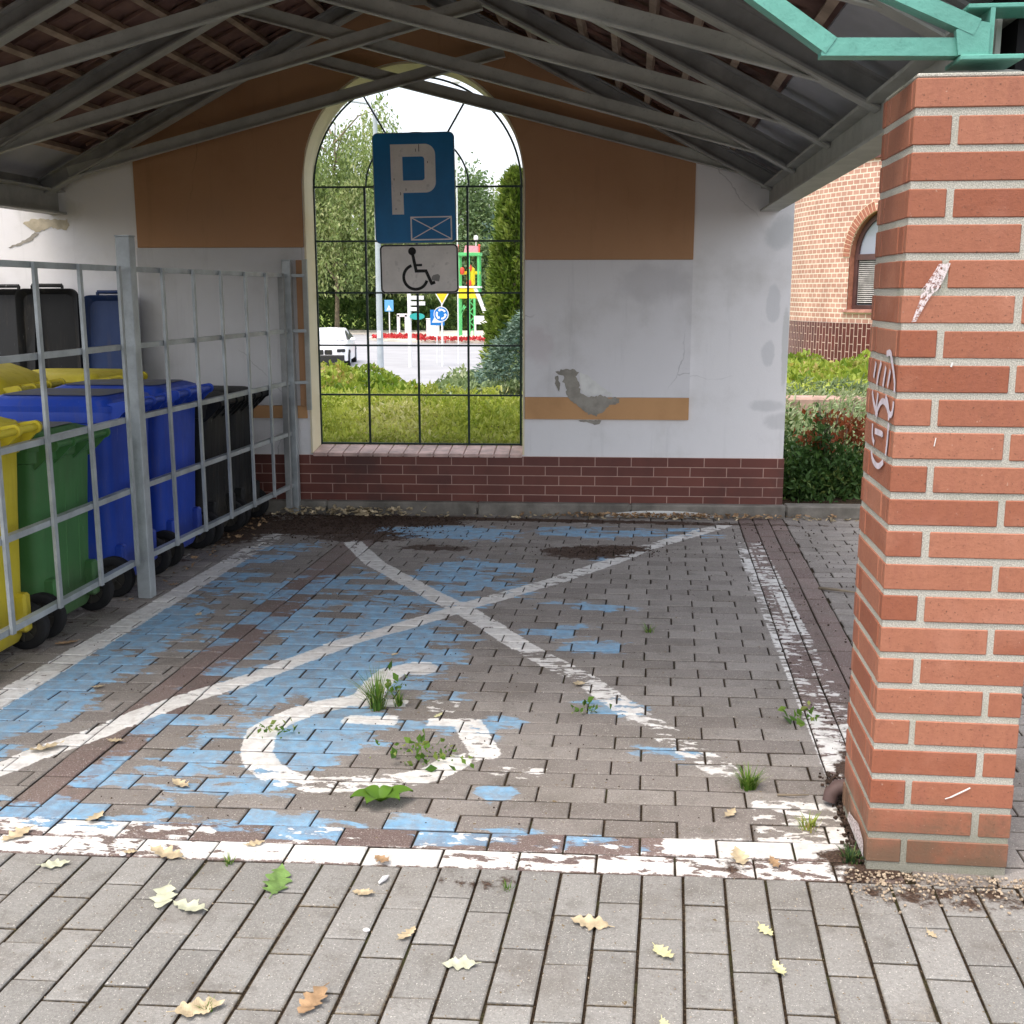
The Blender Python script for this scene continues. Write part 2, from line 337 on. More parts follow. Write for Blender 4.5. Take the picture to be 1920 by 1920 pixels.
M['lf_thuja'] = m_leaf('lf_thuja', (.05, .10, .015), (.16, .23, .04), (.30, .36, .09), .2)
M['lf_willow'] = m_leaf('lf_willow', (.13, .19, .07), (.27, .35, .13), (.46, .50, .25), .4)
M['lf_tree'] = m_leaf('lf_tree', (.09, .15, .07), (.19, .28, .13), (.34, .42, .22), .3)
M['lf_juniper'] = m_leaf('lf_juniper', (.14, .20, .10), (.28, .36, .18), (.48, .52, .34), .25)
M['lf_hedge'] = m_leaf('lf_hedge', (.06, .12, .035), (.13, .22, .06), (.26, .36, .12), .25)
M['lf_grass'] = m_leaf('lf_grass', (.05, .12, .015), (.12, .24, .03), (.30, .34, .10), .3)
M['bark'] = mk('bark', (.22, .18, .13), .9, .35, 3, bump=.5, bscale=14)
M['petal'] = m_leaf('petal', (.45, .02, .02), (.62, .05, .06), (.65, .15, .15), .2)

# ------------------------------------------------------------------ terrain
def terrain_z(x, y):
    if y < 7.3: return -.0075
    if y < 7.5: return -.0075 + (y - 7.3) / .2 * .0825
    if y < 12: return .075 + (y - 7.5) * .03
    k = min(1, (y - 12) / 20.0); k = k * k * (3 - 2 * k)
    side = min(1, max(0, (x + 1.0) / 3.0))        # the tower side stays level longer
    zl = .21 * (1 - k) + -1.5 * k
    k2 = min(1, max(0, (y - 30) / 20.0)); zr = .21 * (1 - k2) - 1.5 * k2
    return zl * (1 - side) + zr * side
xs = np.concatenate([np.linspace(-400, -40, 10)[:-1], np.linspace(-40, -8, 12)[:-1], np.linspace(-8, 8, 26)[:-1], np.linspace(8, 40, 10)[:-1], np.linspace(40, 400, 10)])
ys = np.concatenate([[-60, -10, 0, 3, 5, 7, 7.3, 7.35, 7.5, 8, 9, 10, 11], np.linspace(12, 52, 30), [60, 75, 90, 120, 200, 400, 900]])
V = np.array([(x, y, terrain_z(x, y)) for y in ys for x in xs]); nx = len(xs)
F = np.array([(j * nx + i, j * nx + i + 1, (j + 1) * nx + i + 1, (j + 1) * nx + i) for j in range(len(ys) - 1) for i in range(nx - 1)])
npmesh('ground', V, F, 'ground', kind='structure', smooth=True)
# road with roundabout, kerbed island behind
mb = MB(); mb.add([(-90, 33, -1.49), (60, 33, -1.49), (60, 79, -1.49), (-90, 79, -1.49)], [(0, 1, 2, 3)]); mb.build('road', 'road', kind='structure')
mb = MB(); mb.box((-15, 82.0, -1.44), (150, 6, .12)); mb.build('footpath', 'footpath', kind='structure')
mb = MB(); mb.loft([[(-9.2 + 7.6 * k * math.cos(a), 72 + 6.2 * k * math.sin(a), z) for a in [2 * math.pi * i / 40 for i in range(40)]] for k, z in ((1, -1.488), (1, -1.36), (.97, -1.35), (.02, -1.25))]); mb.build('roundabout_island', mk('islandgravel', (.55, .52, .44), .95, .15, 1.5), kind='structure')

# ------------------------------------------------------------------ painted marks: signed distances (metres, world XY)
S1 = [(-1.95, 2.99), (-1.891, 3.091), (-1.837, 3.218), (-1.739, 3.366), (-1.672, 3.538), (-1.586, 3.698), (-1.449, 3.888), (-1.183, 4.408), (-.962, 4.71), (-.75, 5.027), (-.58, 5.254), (-.359, 5.568), (-.114, 5.953), (.093, 6.353), (.585, 7.042)]
S2 = [(-1.60, 6.30), (-1.432, 5.951), (-1.366, 5.82), (-1.11, 5.455), (-.886, 5.134), (-.738, 4.947), (-.595, 4.725), (-.461, 4.492), (-.306, 4.272), (-.165, 4.09), (-.037, 3.852), (.099, 3.614), (.236, 3.392), (.293, 3.3)]
WH = [(-.965, 3.765), (-1.05, 3.71), (-1.12, 3.635), (-1.182, 3.525), (-1.2, 3.44), (-1.187, 3.361), (-1.16, 3.264), (-1.105, 3.171), (-1.038, 3.10), (-.938, 3.057), (-.809, 3.08), (-.669, 3.116), (-.585, 3.171), (-.528, 3.269)]
def seg_d(px, py, pts):
    d = np.full(px.shape, 9.0)
    for (ax, ay), (bx, by) in zip(pts[:-1], pts[1:]):
        vx, vy = bx - ax, by - ay; t = np.clip(((px - ax) * vx + (py - ay) * vy) / (vx * vx + vy * vy), 0, 1)
        d = np.minimum(d, np.hypot(px - ax - t * vx, py - ay - t * vy))
    return d
def box_d(px, py, x0, x1, y0, y1):
    return np.maximum(np.maximum(x0 - px, px - x1), np.maximum(y0 - py, py - y1))
BLOBS = [(-2.11, 3.6, .16, .5, 1.1), (-2.08, 4.15, .16, .4, 1.0), (-2.06, 4.7, .15, .4, 1.0), (-2.0, 5.4, .14, .4, .85), (-1.93, 6.0, .14, .35, .7), (-1.5, 4.85, .2, .3, .85), (-1.39, 5.2, .2, .35, .8), (-1.10, 4.05, .26, .3, 1.25), (-1.3, 3.9, .2, .25, 1.2),
         (-1.0, 4.5, .3, .3, 1.15), (-.78, 4.25, .14, .35, .9), (-1.05, 3.4, .16, .22, 1.2), (-1.32, 3.3, .14, .14, .8), (-1.42, 3.1, .2, .12, .75), (-1.77, 4.63, .12, .3, .6), (-1.12, 6.65, .35, .16, 1.2), (-.86, 5.65, .22, .35, 1.0), (-.26, 6.72, .4, .12, .95), (.1, 6.76, .3, .12, .9),
         (-.19, 5.06, .15, .08, .85), (-.31, 4.67, .14, .09, .9), (-.10, 4.46, .13, .09, .85), (-1.12, 3.03, .2, .06, .9), (-.39, 3.06, .06, .05, .8), (-1.04, 5.06, .3, .3, .9), (-.65, 5.6, .2, .3, .75), (-.55, 3.52, .1, .1, .6), (-.7, 3.85, .14, .1, .7), (-.47, 3.62, .12, .06, .8), (-.95, 3.55, .2, .2, 1.0),
         (-1.3, 2.8, .9, .07, .9), (-.4, 2.8, .35, .06, .75), (-1.6, 3.5, .12, .12, .5), (-2.2, 3.35, .12, .2, .6), (-.05, 3.78, .1, .08, .55), (.14, 3.42, .1, .06, .6), (-.2, 6.1, .12, .08, .7), (-1.25, 4.45, .2, .25, 1.0), (-1.75, 5.2, .14, .3, .65)]
DIRT_DARK = [(-1.91, 6.75, .35, .25, 1.3), (-1.45, 6.95, .35, .14, 1.2), (-1.1, 6.22, .22, .08, .9), (-.24, 6.2, .25, .16, 1.0), (-.05, 6.32, .2, .1, .8), (-1.6, 6.5, .35, .2, .8), (-2.4, 6.6, .25, .5, .9), (-.75, 7.08, 1.8, .06, .9), (.75, 5.0, .12, 1.2, .45), (.75, 3.5, .1, .5, .5), (.62, 2.75, .12, .12, .9), (.8, 2.60, .3, .06, .75), (1.1, 2.2, .3, .45, .38), (-.35, 2.55, .12, .05, .6), (.3, 2.7, .15, .05, .6), (-2.45, 5, .15, 2, .5), (1.0, 4.5, .3, .8, .25), (.7, 3.2, .06, .3, 1.0), (.66, 3.0, .06, .2, 1.1)]  # dirt spots; the broad front blob at lower right just darkens the pavers
def blobs(px, py, B):
    r = np.zeros(px.shape)
    for cx, cy, sx, sy, a in B: r = np.maximum(r, a * np.exp(-.5 * (((px - cx) / sx) ** 2 + ((py - cy) / sy) ** 2) ** 1.4))
    return r
def paint(px, py):
    ry = py - .037 * px
    wd = np.full(px.shape, .5); ww = np.full(px.shape, .5)
    def put(d, w):
        nonlocal wd, ww
        s = d < wd; wd = np.where(s, d, wd); ww = np.where(s, w, ww)
    put(seg_d(px, py, S1) - .052, np.where(py > 5.2, .38, .16) + 0 * px)
    put(seg_d(px, py, S2) - .055, np.where(py < 3.75, .56, np.where(py < 4.4, .46, .26)))
    put(seg_d(px, py, [(-2.233, 3.0), (-2.233, 3.635), (-2.19, 4.6), (-2.115, 6.441), (-2.10, 6.65)]) - .06, np.where(py > 5.8, .50, .22))
    put(seg_d(px, py, [(-2.10, 6.65), (-1.6, 6.62)]) - .03, .75 + 0 * px)
    put(np.abs(seg_d(px, py, WH)) - .052, np.where(py < 3.17, .42, .04))
    put(np.hypot((px + .80), (py - 4.135)) - .075, .04 + 0 * px)
    put(seg_d(px, py, [(-.83, 4.15), (-.90, 4.08), (-.925, 3.95), (-.935, 3.76)]) - .055, .05 + 0 * px)
    put(box_d(px, py, -.985, -.775, 3.72, 3.80), .12 + 0 * px)
    put(box_d(px, py, -.965, -.775, 3.545, 3.625), .04 + 0 * px)
    put(box_d(px, py, -.70, -.59, 3.68, 3.80), .55 + 0 * px)
    put(box_d(px, py, -.67, -.49, 3.55, 3.62), .16 + 0 * px)
    put(seg_d(px, py, [(-.53, 3.58), (-.44, 3.34)]) - .05, .38 + 0 * px)
    put(box_d(px, py, -.42, -.24, 3.17, 3.25), .52 + 0 * px)
    put(box_d(px, py, -.78, -.62, 2.96, 3.02), .95 + 0 * px)
    put(box_d(px, py, .605, .685, 3.2, 6.6), np.where(py > 4.3, .52, .44) + .1 * np.sin(py * 5)); put(box_d(px, py, .70, .77, 3.2, 6.6), .46 + .14 * np.sin(py * 3.1 + 1))
    put(np.maximum(np.abs(ry - 2.683) - .047, px - .62), .33 + .13 * np.sin(px * 6) * np.sin(px * 2.1))
    put(np.maximum(np.abs(ry - 2.785) - .047, px - .62), np.where(px < -1.1, .50, np.where(px < .1, .66, .22)))
    put(np.maximum(np.maximum(np.abs(ry - 2.95) - .12, .36 - px), px - .6), .50 + 0 * px)
    put(seg_d(px, py, [(-.30, 7.03), (.10, 7.05)]) - .01, .6 + 0 * px)
    # bay interior only
    bayin = (px > -2.2) & (px < .58) & (ry > 2.74) & (ry < 7.1)
    bl = np.where(bayin, blobs(px, py, BLOBS), 0)
    return wd, ww, bl, np.clip(blobs(px, py, DIRT_DARK) + .05 * np.clip((py - 5) / 2, 0, 1), 0, 1.3)

# ------------------------------------------------------------------ pavers (each block modelled, one pavement)
PV, PF, A_t, A_r, A_f = [], [], [], [], []
def paver(u0, v0, lu, lv, red=0., front=0., nu=8, nv=4, skew=.037, kx=.02):
    g = .0027; u1, v1 = u0 + lu - g, v0 + lv - g; u0 += g; v0 += g; ch = .004
    dz = random.uniform(-.0022, .0022); tx, ty = random.uniform(-.012, .012), random.uniform(-.012, .012); cu, cv = (u0 + u1) / 2, (v0 + v1) / 2
    if front: nu, nv = nv, nu
    ang = random.uniform(-.006, .006)
    U = np.linspace(u0 + ch, u1 - ch, nu + 1); Vv = np.linspace(v0 + ch, v1 - ch, nv + 1)
    pts = [(u, v, 0.) for v in Vv for u in U]; o = len(PV); n0 = len(pts)
    rim = [(i, 0) for i in range(nu)] + [(nu, j) for j in range(nv)] + [(i, nv) for i in range(nu, 0, -1)] + [(0, j) for j in range(nv, 0, -1)]
    for z in (-.003, -.03):
        for i, j in rim:
            u = u0 + (u1 - u0) * (i / nu); v = v0 + (v1 - v0) * (j / nv); pts.append((u, v, z))
    for (u, v, z) in pts:
        du, dv = u - cu, v - cv; u2 = u - ang * dv; v2 = v + ang * du
        PV.append((u2 + kx * (v2 - 2.6), v2 + skew * u2, z + dz + tx * du + ty * dv))
    for j in range(nv):
        for i in range(nu): PF.append((o + j * (nu + 1) + i, o + j * (nu + 1) + i + 1, o + (j + 1) * (nu + 1) + i + 1, o + (j + 1) * (nu + 1) + i))
    nr = len(rim)
    for k in range(nr):
        k2 = (k + 1) % nr; a = o + rim[k][1] * (nu + 1) + rim[k][0]; b = o + rim[k2][1] * (nu + 1) + rim[k2][0]
        PF.append((a, o + n0 + k, o + n0 + k2, b)); PF.append((o + n0 + k, o + n0 + nr + k, o + n0 + nr + k2, o + n0 + k2))
    t = random.random(); n = len(pts); A_t.extend([t] * n); A_r.extend([red] * n); A_f.extend([front] * n)
XR0, XR1 = -1.76, -1.56     # red strip left
XQ0, XQ1 = .595, .885       # red strip right
def rowfill(v, xa, xb, off, red=0., nu=8):
    x = xa - off
    while x < xb - .001:
        a = max(x, xa); b = min(x + .2, xb)
        if b - a > .02: paver(a, v, b - a, .1, red, 0., max(2, int(nu * (b - a) / .2)), 4)
        x += .2
v = 2.73; k = 0
rowfill(2.63, -3.4, .70, .07, 1.0); rowfill(2.73, -3.4, .70, .16, 1.0)
v = 2.83; k = 0
while v < 7.35:
    far = v > 5.2; o = .1 * (k % 2) + random.uniform(-.012, .012)
    rowfill(v, -4.2, XR0, o, nu=8); rowfill(v, XR1, XQ0, .1 * ((k + 1) % 2) + random.uniform(-.01, .01), nu=8)
    rowfill(v, XQ1, 3.6, o, nu=3)
    v += .1; k += 1
for x0, wx in ((XR0, .1), (XR0 + .1, .1), (XQ0, .095), (XQ0 + .095, .098), (XQ0 + .193, .098)):
    v = 2.83 - (.1 if x0 in (XR0,) else 0) * 0
    v += random.choice([0, .07, .13]) - .0
    if v > 2.84: paver(x0, 2.83, wx, v - 2.83, 1., 0., 4, 4)
    while v < 7.35: paver(x0, v, wx, min(.2, 7.4 - v), 1.0, 0., 4, 8); v += .2
ci = 0; x = -3.2
while x < 3.2:
    off = .1 * (ci % 2) + random.uniform(-.008, .008) + .04
    v = 2.63; first = True
    while v > .9:
        l = .2 if not first else (off if off > .05 else .2); first = False
        paver(x, v - l, .1, l, 0., 1.0, 6, 3, skew=.037, kx=.035); v -= l
    x += .1015; ci += 1
x = .70
for row, v in enumerate((2.63, 2.73)):
    rowfill(v, .72, 3.4, .1 * row, 0.)
PV = np.array(PV); PF = np.array(PF)
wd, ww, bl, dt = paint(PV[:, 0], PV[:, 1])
fr = np.array(A_f)
wd = np.where(fr > .5, .5, wd); bl = np.where(fr > .5, 0, bl)
npmesh('pavement', PV, PF, 'paver', kind='structure', attrs=dict(tone=('POINT', A_t), rd=('POINT', A_r), front=('POINT', A_f), wd=('POINT', np.clip(wd, -.2, .3)), ww=('POINT', ww), bl=('POINT', bl), dirt_dark=('POINT', dt)))

# kerb stones in front of the wall and the garden
kerb = thing('kerb', 'low weathered concrete kerb along the wall foot and garden edge', 'kerb', (0, 7.26, 0), math.atan(.0456)); kerb['kind'] = 'structure'; del kerb['category']
x = -5.0
while x < 4.0:
    mb = MB(); mb.box((x + .5, .06, -.02), (.993, .12, .2), ch=.008); mb.build('kerb_stone', 'kerb', kerb); x += 1.0
mb = MB(); mb.prism([(-.05 + .36 * math.cos(a) + .25, -.001 + .042 * math.sin(a)) for a in [math.pi * i / 24 for i in range(25)]], -.003, 'y', -.001); mb.build('paint_arc', 'white_paint', kerb)

# ------------------------------------------------------------------ gable wall with arched opening
WROT = math.atan(.0456)
wall = thing('gable_wall', 'white and ochre rendered gable wall with arched opening and red brick plinth', 'wall', (0, 7.33, 0), WROT)
AX, AR, AS = -1.402, .705, 2.125; OX0, OX1 = AX - AR, AX + AR
def arch_z(x): return AS + math.sqrt(max(0, AR * AR - (x - AX) ** 2))
def gable(x): return 2.225 + .52 * (2.23 - abs(x + 1.44))
def cols(xa, xb, zlo, zhi, y0, y1, mat, name, parent=None, step=.03):
    """solid slab between x=xa..xb, from zlo(x) to zhi(x), with the arched opening left out above z0"""
    xs_ = [xa]; 
    while xs_[-1] < xb - 1e-6: xs_.append(min(xb, xs_[-1] + step))
    mb = MB()
    def strip(x0, x1, a0, a1, b0, b1):
        mb.add([(x0, y0, a0), (x1, y0, a1), (x1, y0, b1), (x0, y0, b0), (x0, y1, a0), (x1, y1, a1), (x1, y1, b1), (x0, y1, b0)], [(0, 1, 2, 3), (5, 4, 7, 6), (4, 5, 1, 0), (3, 2, 6, 7)])
    for x0, x1 in zip(xs_[:-1], xs_[1:]): strip(x0, x1, zlo(x0), zlo(x1), zhi(x0), zhi(x1))
    for x in (xa, xb):
        mb.add([(x, y0, zlo(x)), (x, y1, zlo(x)), (x, y1, zhi(x)), (x, y0, zhi(x))], [(0, 1, 2, 3)] if x == xa else [(3, 2, 1, 0)])
    return mb.build(name, mat, parent or wall)
TH = .28
top = lambda x: gable(x)
cols(-5.2, OX0, lambda x: -.05, top, 0, TH, 'plaster', 'wall_body', step=.6)
cols(OX1, .975, lambda x: -.05, top, 0, TH, 'plaster', 'wall_body', step=.6)
cols(OX0, OX1, lambda x: arch_z(x), top, 0, TH, 'plaster', 'wall_body')
cols(OX0, OX1, lambda x: -.05, lambda x: .385, 0, TH, 'plaster', 'wall_body', step=.6)
# cream lining of the opening
mb = MB(); th = .012; pts = [(OX0, .39)] + [(AX - AR * math.cos(a), AS + AR * math.sin(a)) for a in [math.pi * i / 48 for i in range(49)]] + [(OX1, .39)]
inn = [(AX + (p[0] - AX) * (1 - th / AR), (AS + (p[1] - AS) * (1 - th / AR)) if p[1] > AS else p[1]) for p in pts]; n = len(pts); vs = []
for y in (-.004, TH + .003): vs += [(a, y, b) for a, b in pts] + [(a, y, b) for a, b in inn]
fs = []
for i in range(n - 1): fs += [(i, i + 1, n + i + 1, n + i), (2 * n + i, 3 * n + i, 3 * n + i + 1, 2 * n + i + 1), (n + i, n + i + 1, 3 * n + i + 1, 3 * n + i)]
mb.add(vs, fs); mb.build('arch_reveal', 'cream', wall)
# ochre field and white panels standing slightly proud
PJ = -.016
cols(-3.19, OX0 - .003, lambda x: 1.715 - .0 * x, lambda x: gable(x) - .01, PJ, -.002, 'ochre', 'ochre_field', step=.3)
cols(OX0 - .003, OX1 + .003, lambda x: arch_z(x) + .004, lambda x: gable(x) - .01, PJ, -.002, 'ochre', 'ochre_field', step=.03)
cols(OX1 + .003, .36, lambda x: 1.635, lambda x: gable(x) - .01, PJ, -.002, 'ochre', 'ochre_field', step=.3)
mb = MB(); mb.box((-.167, (PJ - .002) / 2, 1.2015), (1.054, .014, .863)); mb.build('white_panel', 'panel_white', wall)
mb = MB(); mb.box((-.167, (PJ - .002) / 2, .6975), (1.053, .014, .142)); mb.build('ochre_band', 'ochre_light', wall)
M['panel_shaded'] = m_plaster('panel_shaded', (.58, .575, .575))  # left white panel, greyed to carry the roof's shade in its colour
mb = MB(); mb.box((-2.66, (PJ - .002) / 2, 1.21), (1.075, .014, 1.006)); mb.build('white_panel', 'panel_shaded', wall)
mb = MB(); mb.box((-2.66, (PJ - .002) / 2, .663), (1.075, .014, .082)); mb.build('ochre_band', 'ochre_light', wall)
mb = MB(); mb.box((-2.135, -.028, 1.17), (.045, .022, .93)); mb.build('ochre_strip', 'ochre', wall)
# plinth
mb = MB()
for a, b in ((-5.2, .978),): mb.box(((a + b) / 2, -.004, .225), (b - a, .014, .31))
mb.box((.977, .14, .225), (.01, TH + .016, .31)); mb.build('brick_plinth', 'plinth_brick', wall)
mb = MB(); mb.box((-2.1, -.03, .06), (6.2, .07, .03)); mb.build('mortar_ledge', 'kerb', wall)
# sill tiles, sloping forward
mb = MB(); x = OX0 + .012
while x < OX1 - .02:
    w = min(.1, OX1 - .012 - x); ro = Matrix.Rotation(R(5.0), 3, 'X'); mb.box((x + w / 2, .115, .395), (w - .006, .265, .024), ro, .003); x += w
mb.build('sill', mk('sill_clay', (.62, .44, .39), .7, .25, 9, bump=.3, bscale=40), wall)
# peeled render
def blob_poly(pts, amp=.008, seed=1):
    out = []; rr = random.Random(seed)
    for (a, b), (c, d) in zip(pts, pts[1:] + pts[:1]):
        n_ = max(1, int(math.hypot(c - a, d - b) / .012))
        for i in range(n_): t_ = i / n_; out.append((a + (c - a) * t_ + rr.uniform(-amp, amp), b + (d - b) * t_ + rr.uniform(-amp, amp)))
    return out
def patch(pts, y, mat, name, seed=1, amp=.006):
    import mathutils
    poly = blob_poly(pts, amp, seed); tri = mathutils.geometry.tessellate_polygon([[Vector((a, b, 0)) for a, b in poly]])
    mb = MB(); n_ = len(poly); mb.add([(a, y, b) for a, b in poly] + [(a, y + .0015, b) for a, b in poly], [tuple(t_) for t_ in tri] + [(i, (i + 1) % n_, n_ + (i + 1) % n_, n_ + i) for i in range(n_)])
    o = mb.build(name, mat, wall); return o
patch([(-.495, .932), (-.434, .952), (-.375, .945), (-.348, .93), (-.37, .90), (-.345, .86), (-.338, .80), (-.295, .768), (-.20, .785), (-.15, .765), (-.082, .769), (-.088, .728), (-.15, .72), (-.173, .69), (-.231, .650), (-.29, .665), (-.33, .70), (-.397, .75), (-.43, .79), (-.425, .83), (-.45, .87), (-.44, .91), (-.475, .915)], PJ - .003, 'render_grey', 'bare_render', 3)
patch([(-.50, .90), (-.482, .905), (-.47, .86), (-.468, .80), (-.48, .815), (-.498, .86)], PJ - .003, 'render_grey', 'bare_render', 5, .004)
patch([(-.36, .618), (-.20, .620), (-.205, .60), (-.24, .588), (-.27, .60)], -.003, 'render_grey', 'bare_render', 6, .004)
patch([(-.34, .925), (-.30, .918), (-.24, .87), (-.19, .83), (-.13, .79), (-.14, .775), (-.20, .79), (-.29, .775), (-.33, .81), (-.34, .87)], PJ - .0035, 'white_paint', 'loose_paint', 8, .004)
patch([(-3.943, 1.87), (-3.878, 1.9), (-3.76, 1.895), (-3.649, 1.893), (-3.630, 1.86), (-3.66, 1.83), (-3.706, 1.832), (-3.76, 1.845), (-3.82, 1.825), (-3.85, 1.81), (-3.89, 1.835)], -.003, 'render_tan', 'bare_render', 9, .005)
patch([(-3.87, 1.815), (-3.845, 1.805), (-3.90, 1.76), (-3.97, 1.735), (-4.05, 1.715), (-4.05, 1.722), (-3.98, 1.75), (-3.92, 1.775)], -.003, 'render_grey', 'wall_crack', 10, .004)
# window grille
gr = thing('tmp', 'x', 'y'); bpy.data.objects.remove(gr)
GY = .245
gm = MB(); r = .0062
GX = [-2.092, -1.757, -1.418, -1.083, -.733]; GZ = [.425, .755, 1.085, 1.430, 1.763, 2.107]
for x in GX: gm.rbar((x, GY, .415), (x, GY, 2.107), .014, .014, (0, 1, 0))
for z in GZ: gm.rbar((OX0 + .002 if z > .5 else GX[0], GY + .001, z), (OX1 - .002 if z > .5 else GX[-1], GY + .001, z), .012, .012, (0, 0, 1))
def arcpts(rad, n_=32): return [(AX - .008 - rad * math.cos(math.pi * i / n_), GY, 2.107 + rad * math.sin(math.pi * i / n_)) for i in range(n_ + 1)]
gm.tube(arcpts(.679, 48), .007, 6); gm.tube(arcpts(.337), .006, 6)
for a in (-31, 31):
    s_, c_ = math.sin(R(a)), math.cos(R(a)); gm.rbar((AX - .008 + .337 * s_, GY, 2.107 + .337 * c_), (AX - .008 + .679 * s_, GY, 2.107 + .679 * c_), .011, .011, (0, 1, 0))
gm.build('window_grille', 'grille', wall)

# ------------------------------------------------------------------ signs hung on the grille
def rrect(w, h, r, n_=6, cx=0, cz=0):
    out = []
    for qx, qz, a0 in ((w / 2 - r, h / 2 - r, 0), (-w / 2 + r, h / 2 - r, 90), (-w / 2 + r, -h / 2 + r, 180), (w / 2 - r, -h / 2 + r, 270)):
        for i in range(n_ + 1): a = R(a0 + 90 * i / n_); out.append((cx + qx + r * math.cos(a), cz + qz + r * math.sin(a)))
    return out
def frame_poly(mb, outer, inner, y, d):
    n_ = len(outer); vs = [(a, y, b) for a, b in outer] + [(a, y, b) for a, b in inner] + [(a, y + d, b) for a, b in outer] + [(a, y + d, b) for a, b in inner]; fs = []
    for i in range(n_): j = (i + 1) % n_; fs += [(i, n_ + i, n_ + j, j), (2 * n_ + i, 2 * n_ + j, 3 * n_ + j, 3 * n_ + i), (i, j, 2 * n_ + j, 2 * n_ + i), (n_ + i, 3 * n_ + i, 3 * n_ + j, n_ + j)]
    mb.add(vs, fs)
sg = thing('parking_sign', 'blue parking sign with white letter P and crossed envelope, hung on the window grille', 'sign', (-1.421, 7.42, 2.09), WROT); sg.rotation_euler = (0, R(-.9), WROT)
W_, H_ = .528, .688
mb = MB(); mb.prism(rrect(W_, H_, .035), .014, 'y', 0); mb.build('sign_plate', mk('sign_rim', (.25, .33, .40), .5, .1, 5, bump=0), sg)
mb = MB(); mb.prism(rrect(W_ - .01, H_ - .01, .03), .002, 'y', -.002); mb.build('blue_face', 'sign_blue', sg)
GRIME = mk('grime', (.08, .07, .06), .9, .2)
# letter P : outer with bowl
def arc(cx, cz, r, a0, a1, n_=8): return [(cx + r * math.cos(R(a0 + (a1 - a0) * i / n_)), cz + r * math.sin(R(a0 + (a1 - a0) * i / n_))) for i in range(n_ + 1)]
k = W_ / 880.0   # sign drawn on a 880 x 1180 field, origin at its centre
def q(a, b): return ((a - 545) * k, (675 - b) * k)
r1 = 110 * k
mb = MB()
x0, zt = q(298, 222); x1, _ = q(778, 222); _, zb = q(0, 722); xs0, zs = q(425, 945)[0], q(0, 945)[1]; xi0, zi0 = q(425, 350); xi1, zi1 = q(660, 595)
outer = [(x0, zt)] ; 
bowl = [(x0, zt)] + arc(x1 - r1, zt - r1, r1, 90, 0) + arc(x1 - r1, zb + r1, r1, 0, -90)
ri = 30 * k; innerb = arc(xi1 - ri, zi0 - ri, ri, 90, 0) + arc(xi1 - ri, zi1 + ri, ri, 0, -90)
Y_ = -.0035
def quadstrip(mb, A, B, y, d=.0015):
    n_ = len(A); vs = [(a, y, b) for a, b in A] + [(a, y, b) for a, b in B] + [(a, y + d, b) for a, b in A] + [(a, y + d, b) for a, b in B]; fs = []
    for i in range(n_ - 1): fs += [(i, n_ + i, n_ + i + 1, i + 1), (i, i + 1, 2 * n_ + i + 1, 2 * n_ + i), (n_ + i, 3 * n_ + i, 3 * n_ + i + 1, n_ + i + 1)]
    mb.add(vs, fs)
A_ = [(xs0, zt)] + bowl[1:] + [(xs0, zb)]; B_ = [(xi0, zi0)] + innerb + [(xi0, zi1)]
quadstrip(mb, A_, B_, Y_); mb.box(((x0 + xs0) / 2, Y_ + .00075, (zt + zs) / 2), (xs0 - x0, .0015, zt - zs)); mb.build('letter', 'sign_white', sg)
mb = MB(); e0 = q(492, 970); e1 = q(940, 1220); t_ = .0085
ec = ((e0[0] + e1[0]) / 2, (e0[1] + e1[1]) / 2); ew = e1[0] - e0[0]; eh = e0[1] - e1[1]
frame_poly(mb, [(e0[0], e1[1]), (e1[0], e1[1]), (e1[0], e0[1]), (e0[0], e0[1])], [(e0[0] + t_, e1[1] + t_), (e1[0] - t_, e1[1] + t_), (e1[0] - t_, e0[1] - t_), (e0[0] + t_, e0[1] - t_)], Y_, .0015)
for s_ in (1, -1): mb.rbar((ec[0] - ew / 2 + t_, Y_ + (.0008 if s_ > 0 else .0003), ec[1] - s_ * (eh / 2 - t_)), (ec[0] + ew / 2 - t_, Y_ + (.0008 if s_ > 0 else .0003), ec[1] + s_ * (eh / 2 - t_)), .006, .0016, (0, 1, 0))
mb.build('envelope_mark', 'sign_white', sg)
mb = MB()
for a, b, l in ((605, 225, 75), (570, 270, 30), (395, 715, 30), (340, 880, 15), (455, 675, 25), (330, 570, 20), (695, 400, 20)):
    c_ = q(a, b + l / 2); mb = MB(); mb.box((c_[0], Y_ - .0008, c_[1]), (.004, .001, l * k), ch=.0004); mb.build('dirt_mark', GRIME, sg)
for z in (.3, -.28):
    mb = MB(); mb.rbar((-.2, .02, z), (.2, .02, z), .03, .012, (0, 0, 1)); mb.build('fixing_rail', 'galv', sg)
pl = thing('wheelchair_plate', 'white plate with black wheelchair symbol, below the blue parking sign', 'sign', (-1.397, 7.42, 1.583), WROT); pl.rotation_euler = (0, R(-.7), WROT)
PW, PH = .512, .312
mb = MB(); mb.prism(rrect(PW, PH, .03), .014, 'y', 0); mb.build('sign_plate', 'sign_white', pl)
mb = MB(); frame_poly(mb, rrect(PW - .003, PH - .003, .029), rrect(PW - .021, PH - .021, .021), -.002, .0018); mb.build('border', 'sign_black', pl)
kk = PW / 880.0
def q2(a, b): return ((a - 570) * kk, (1585 - b) * kk)
mb = MB()
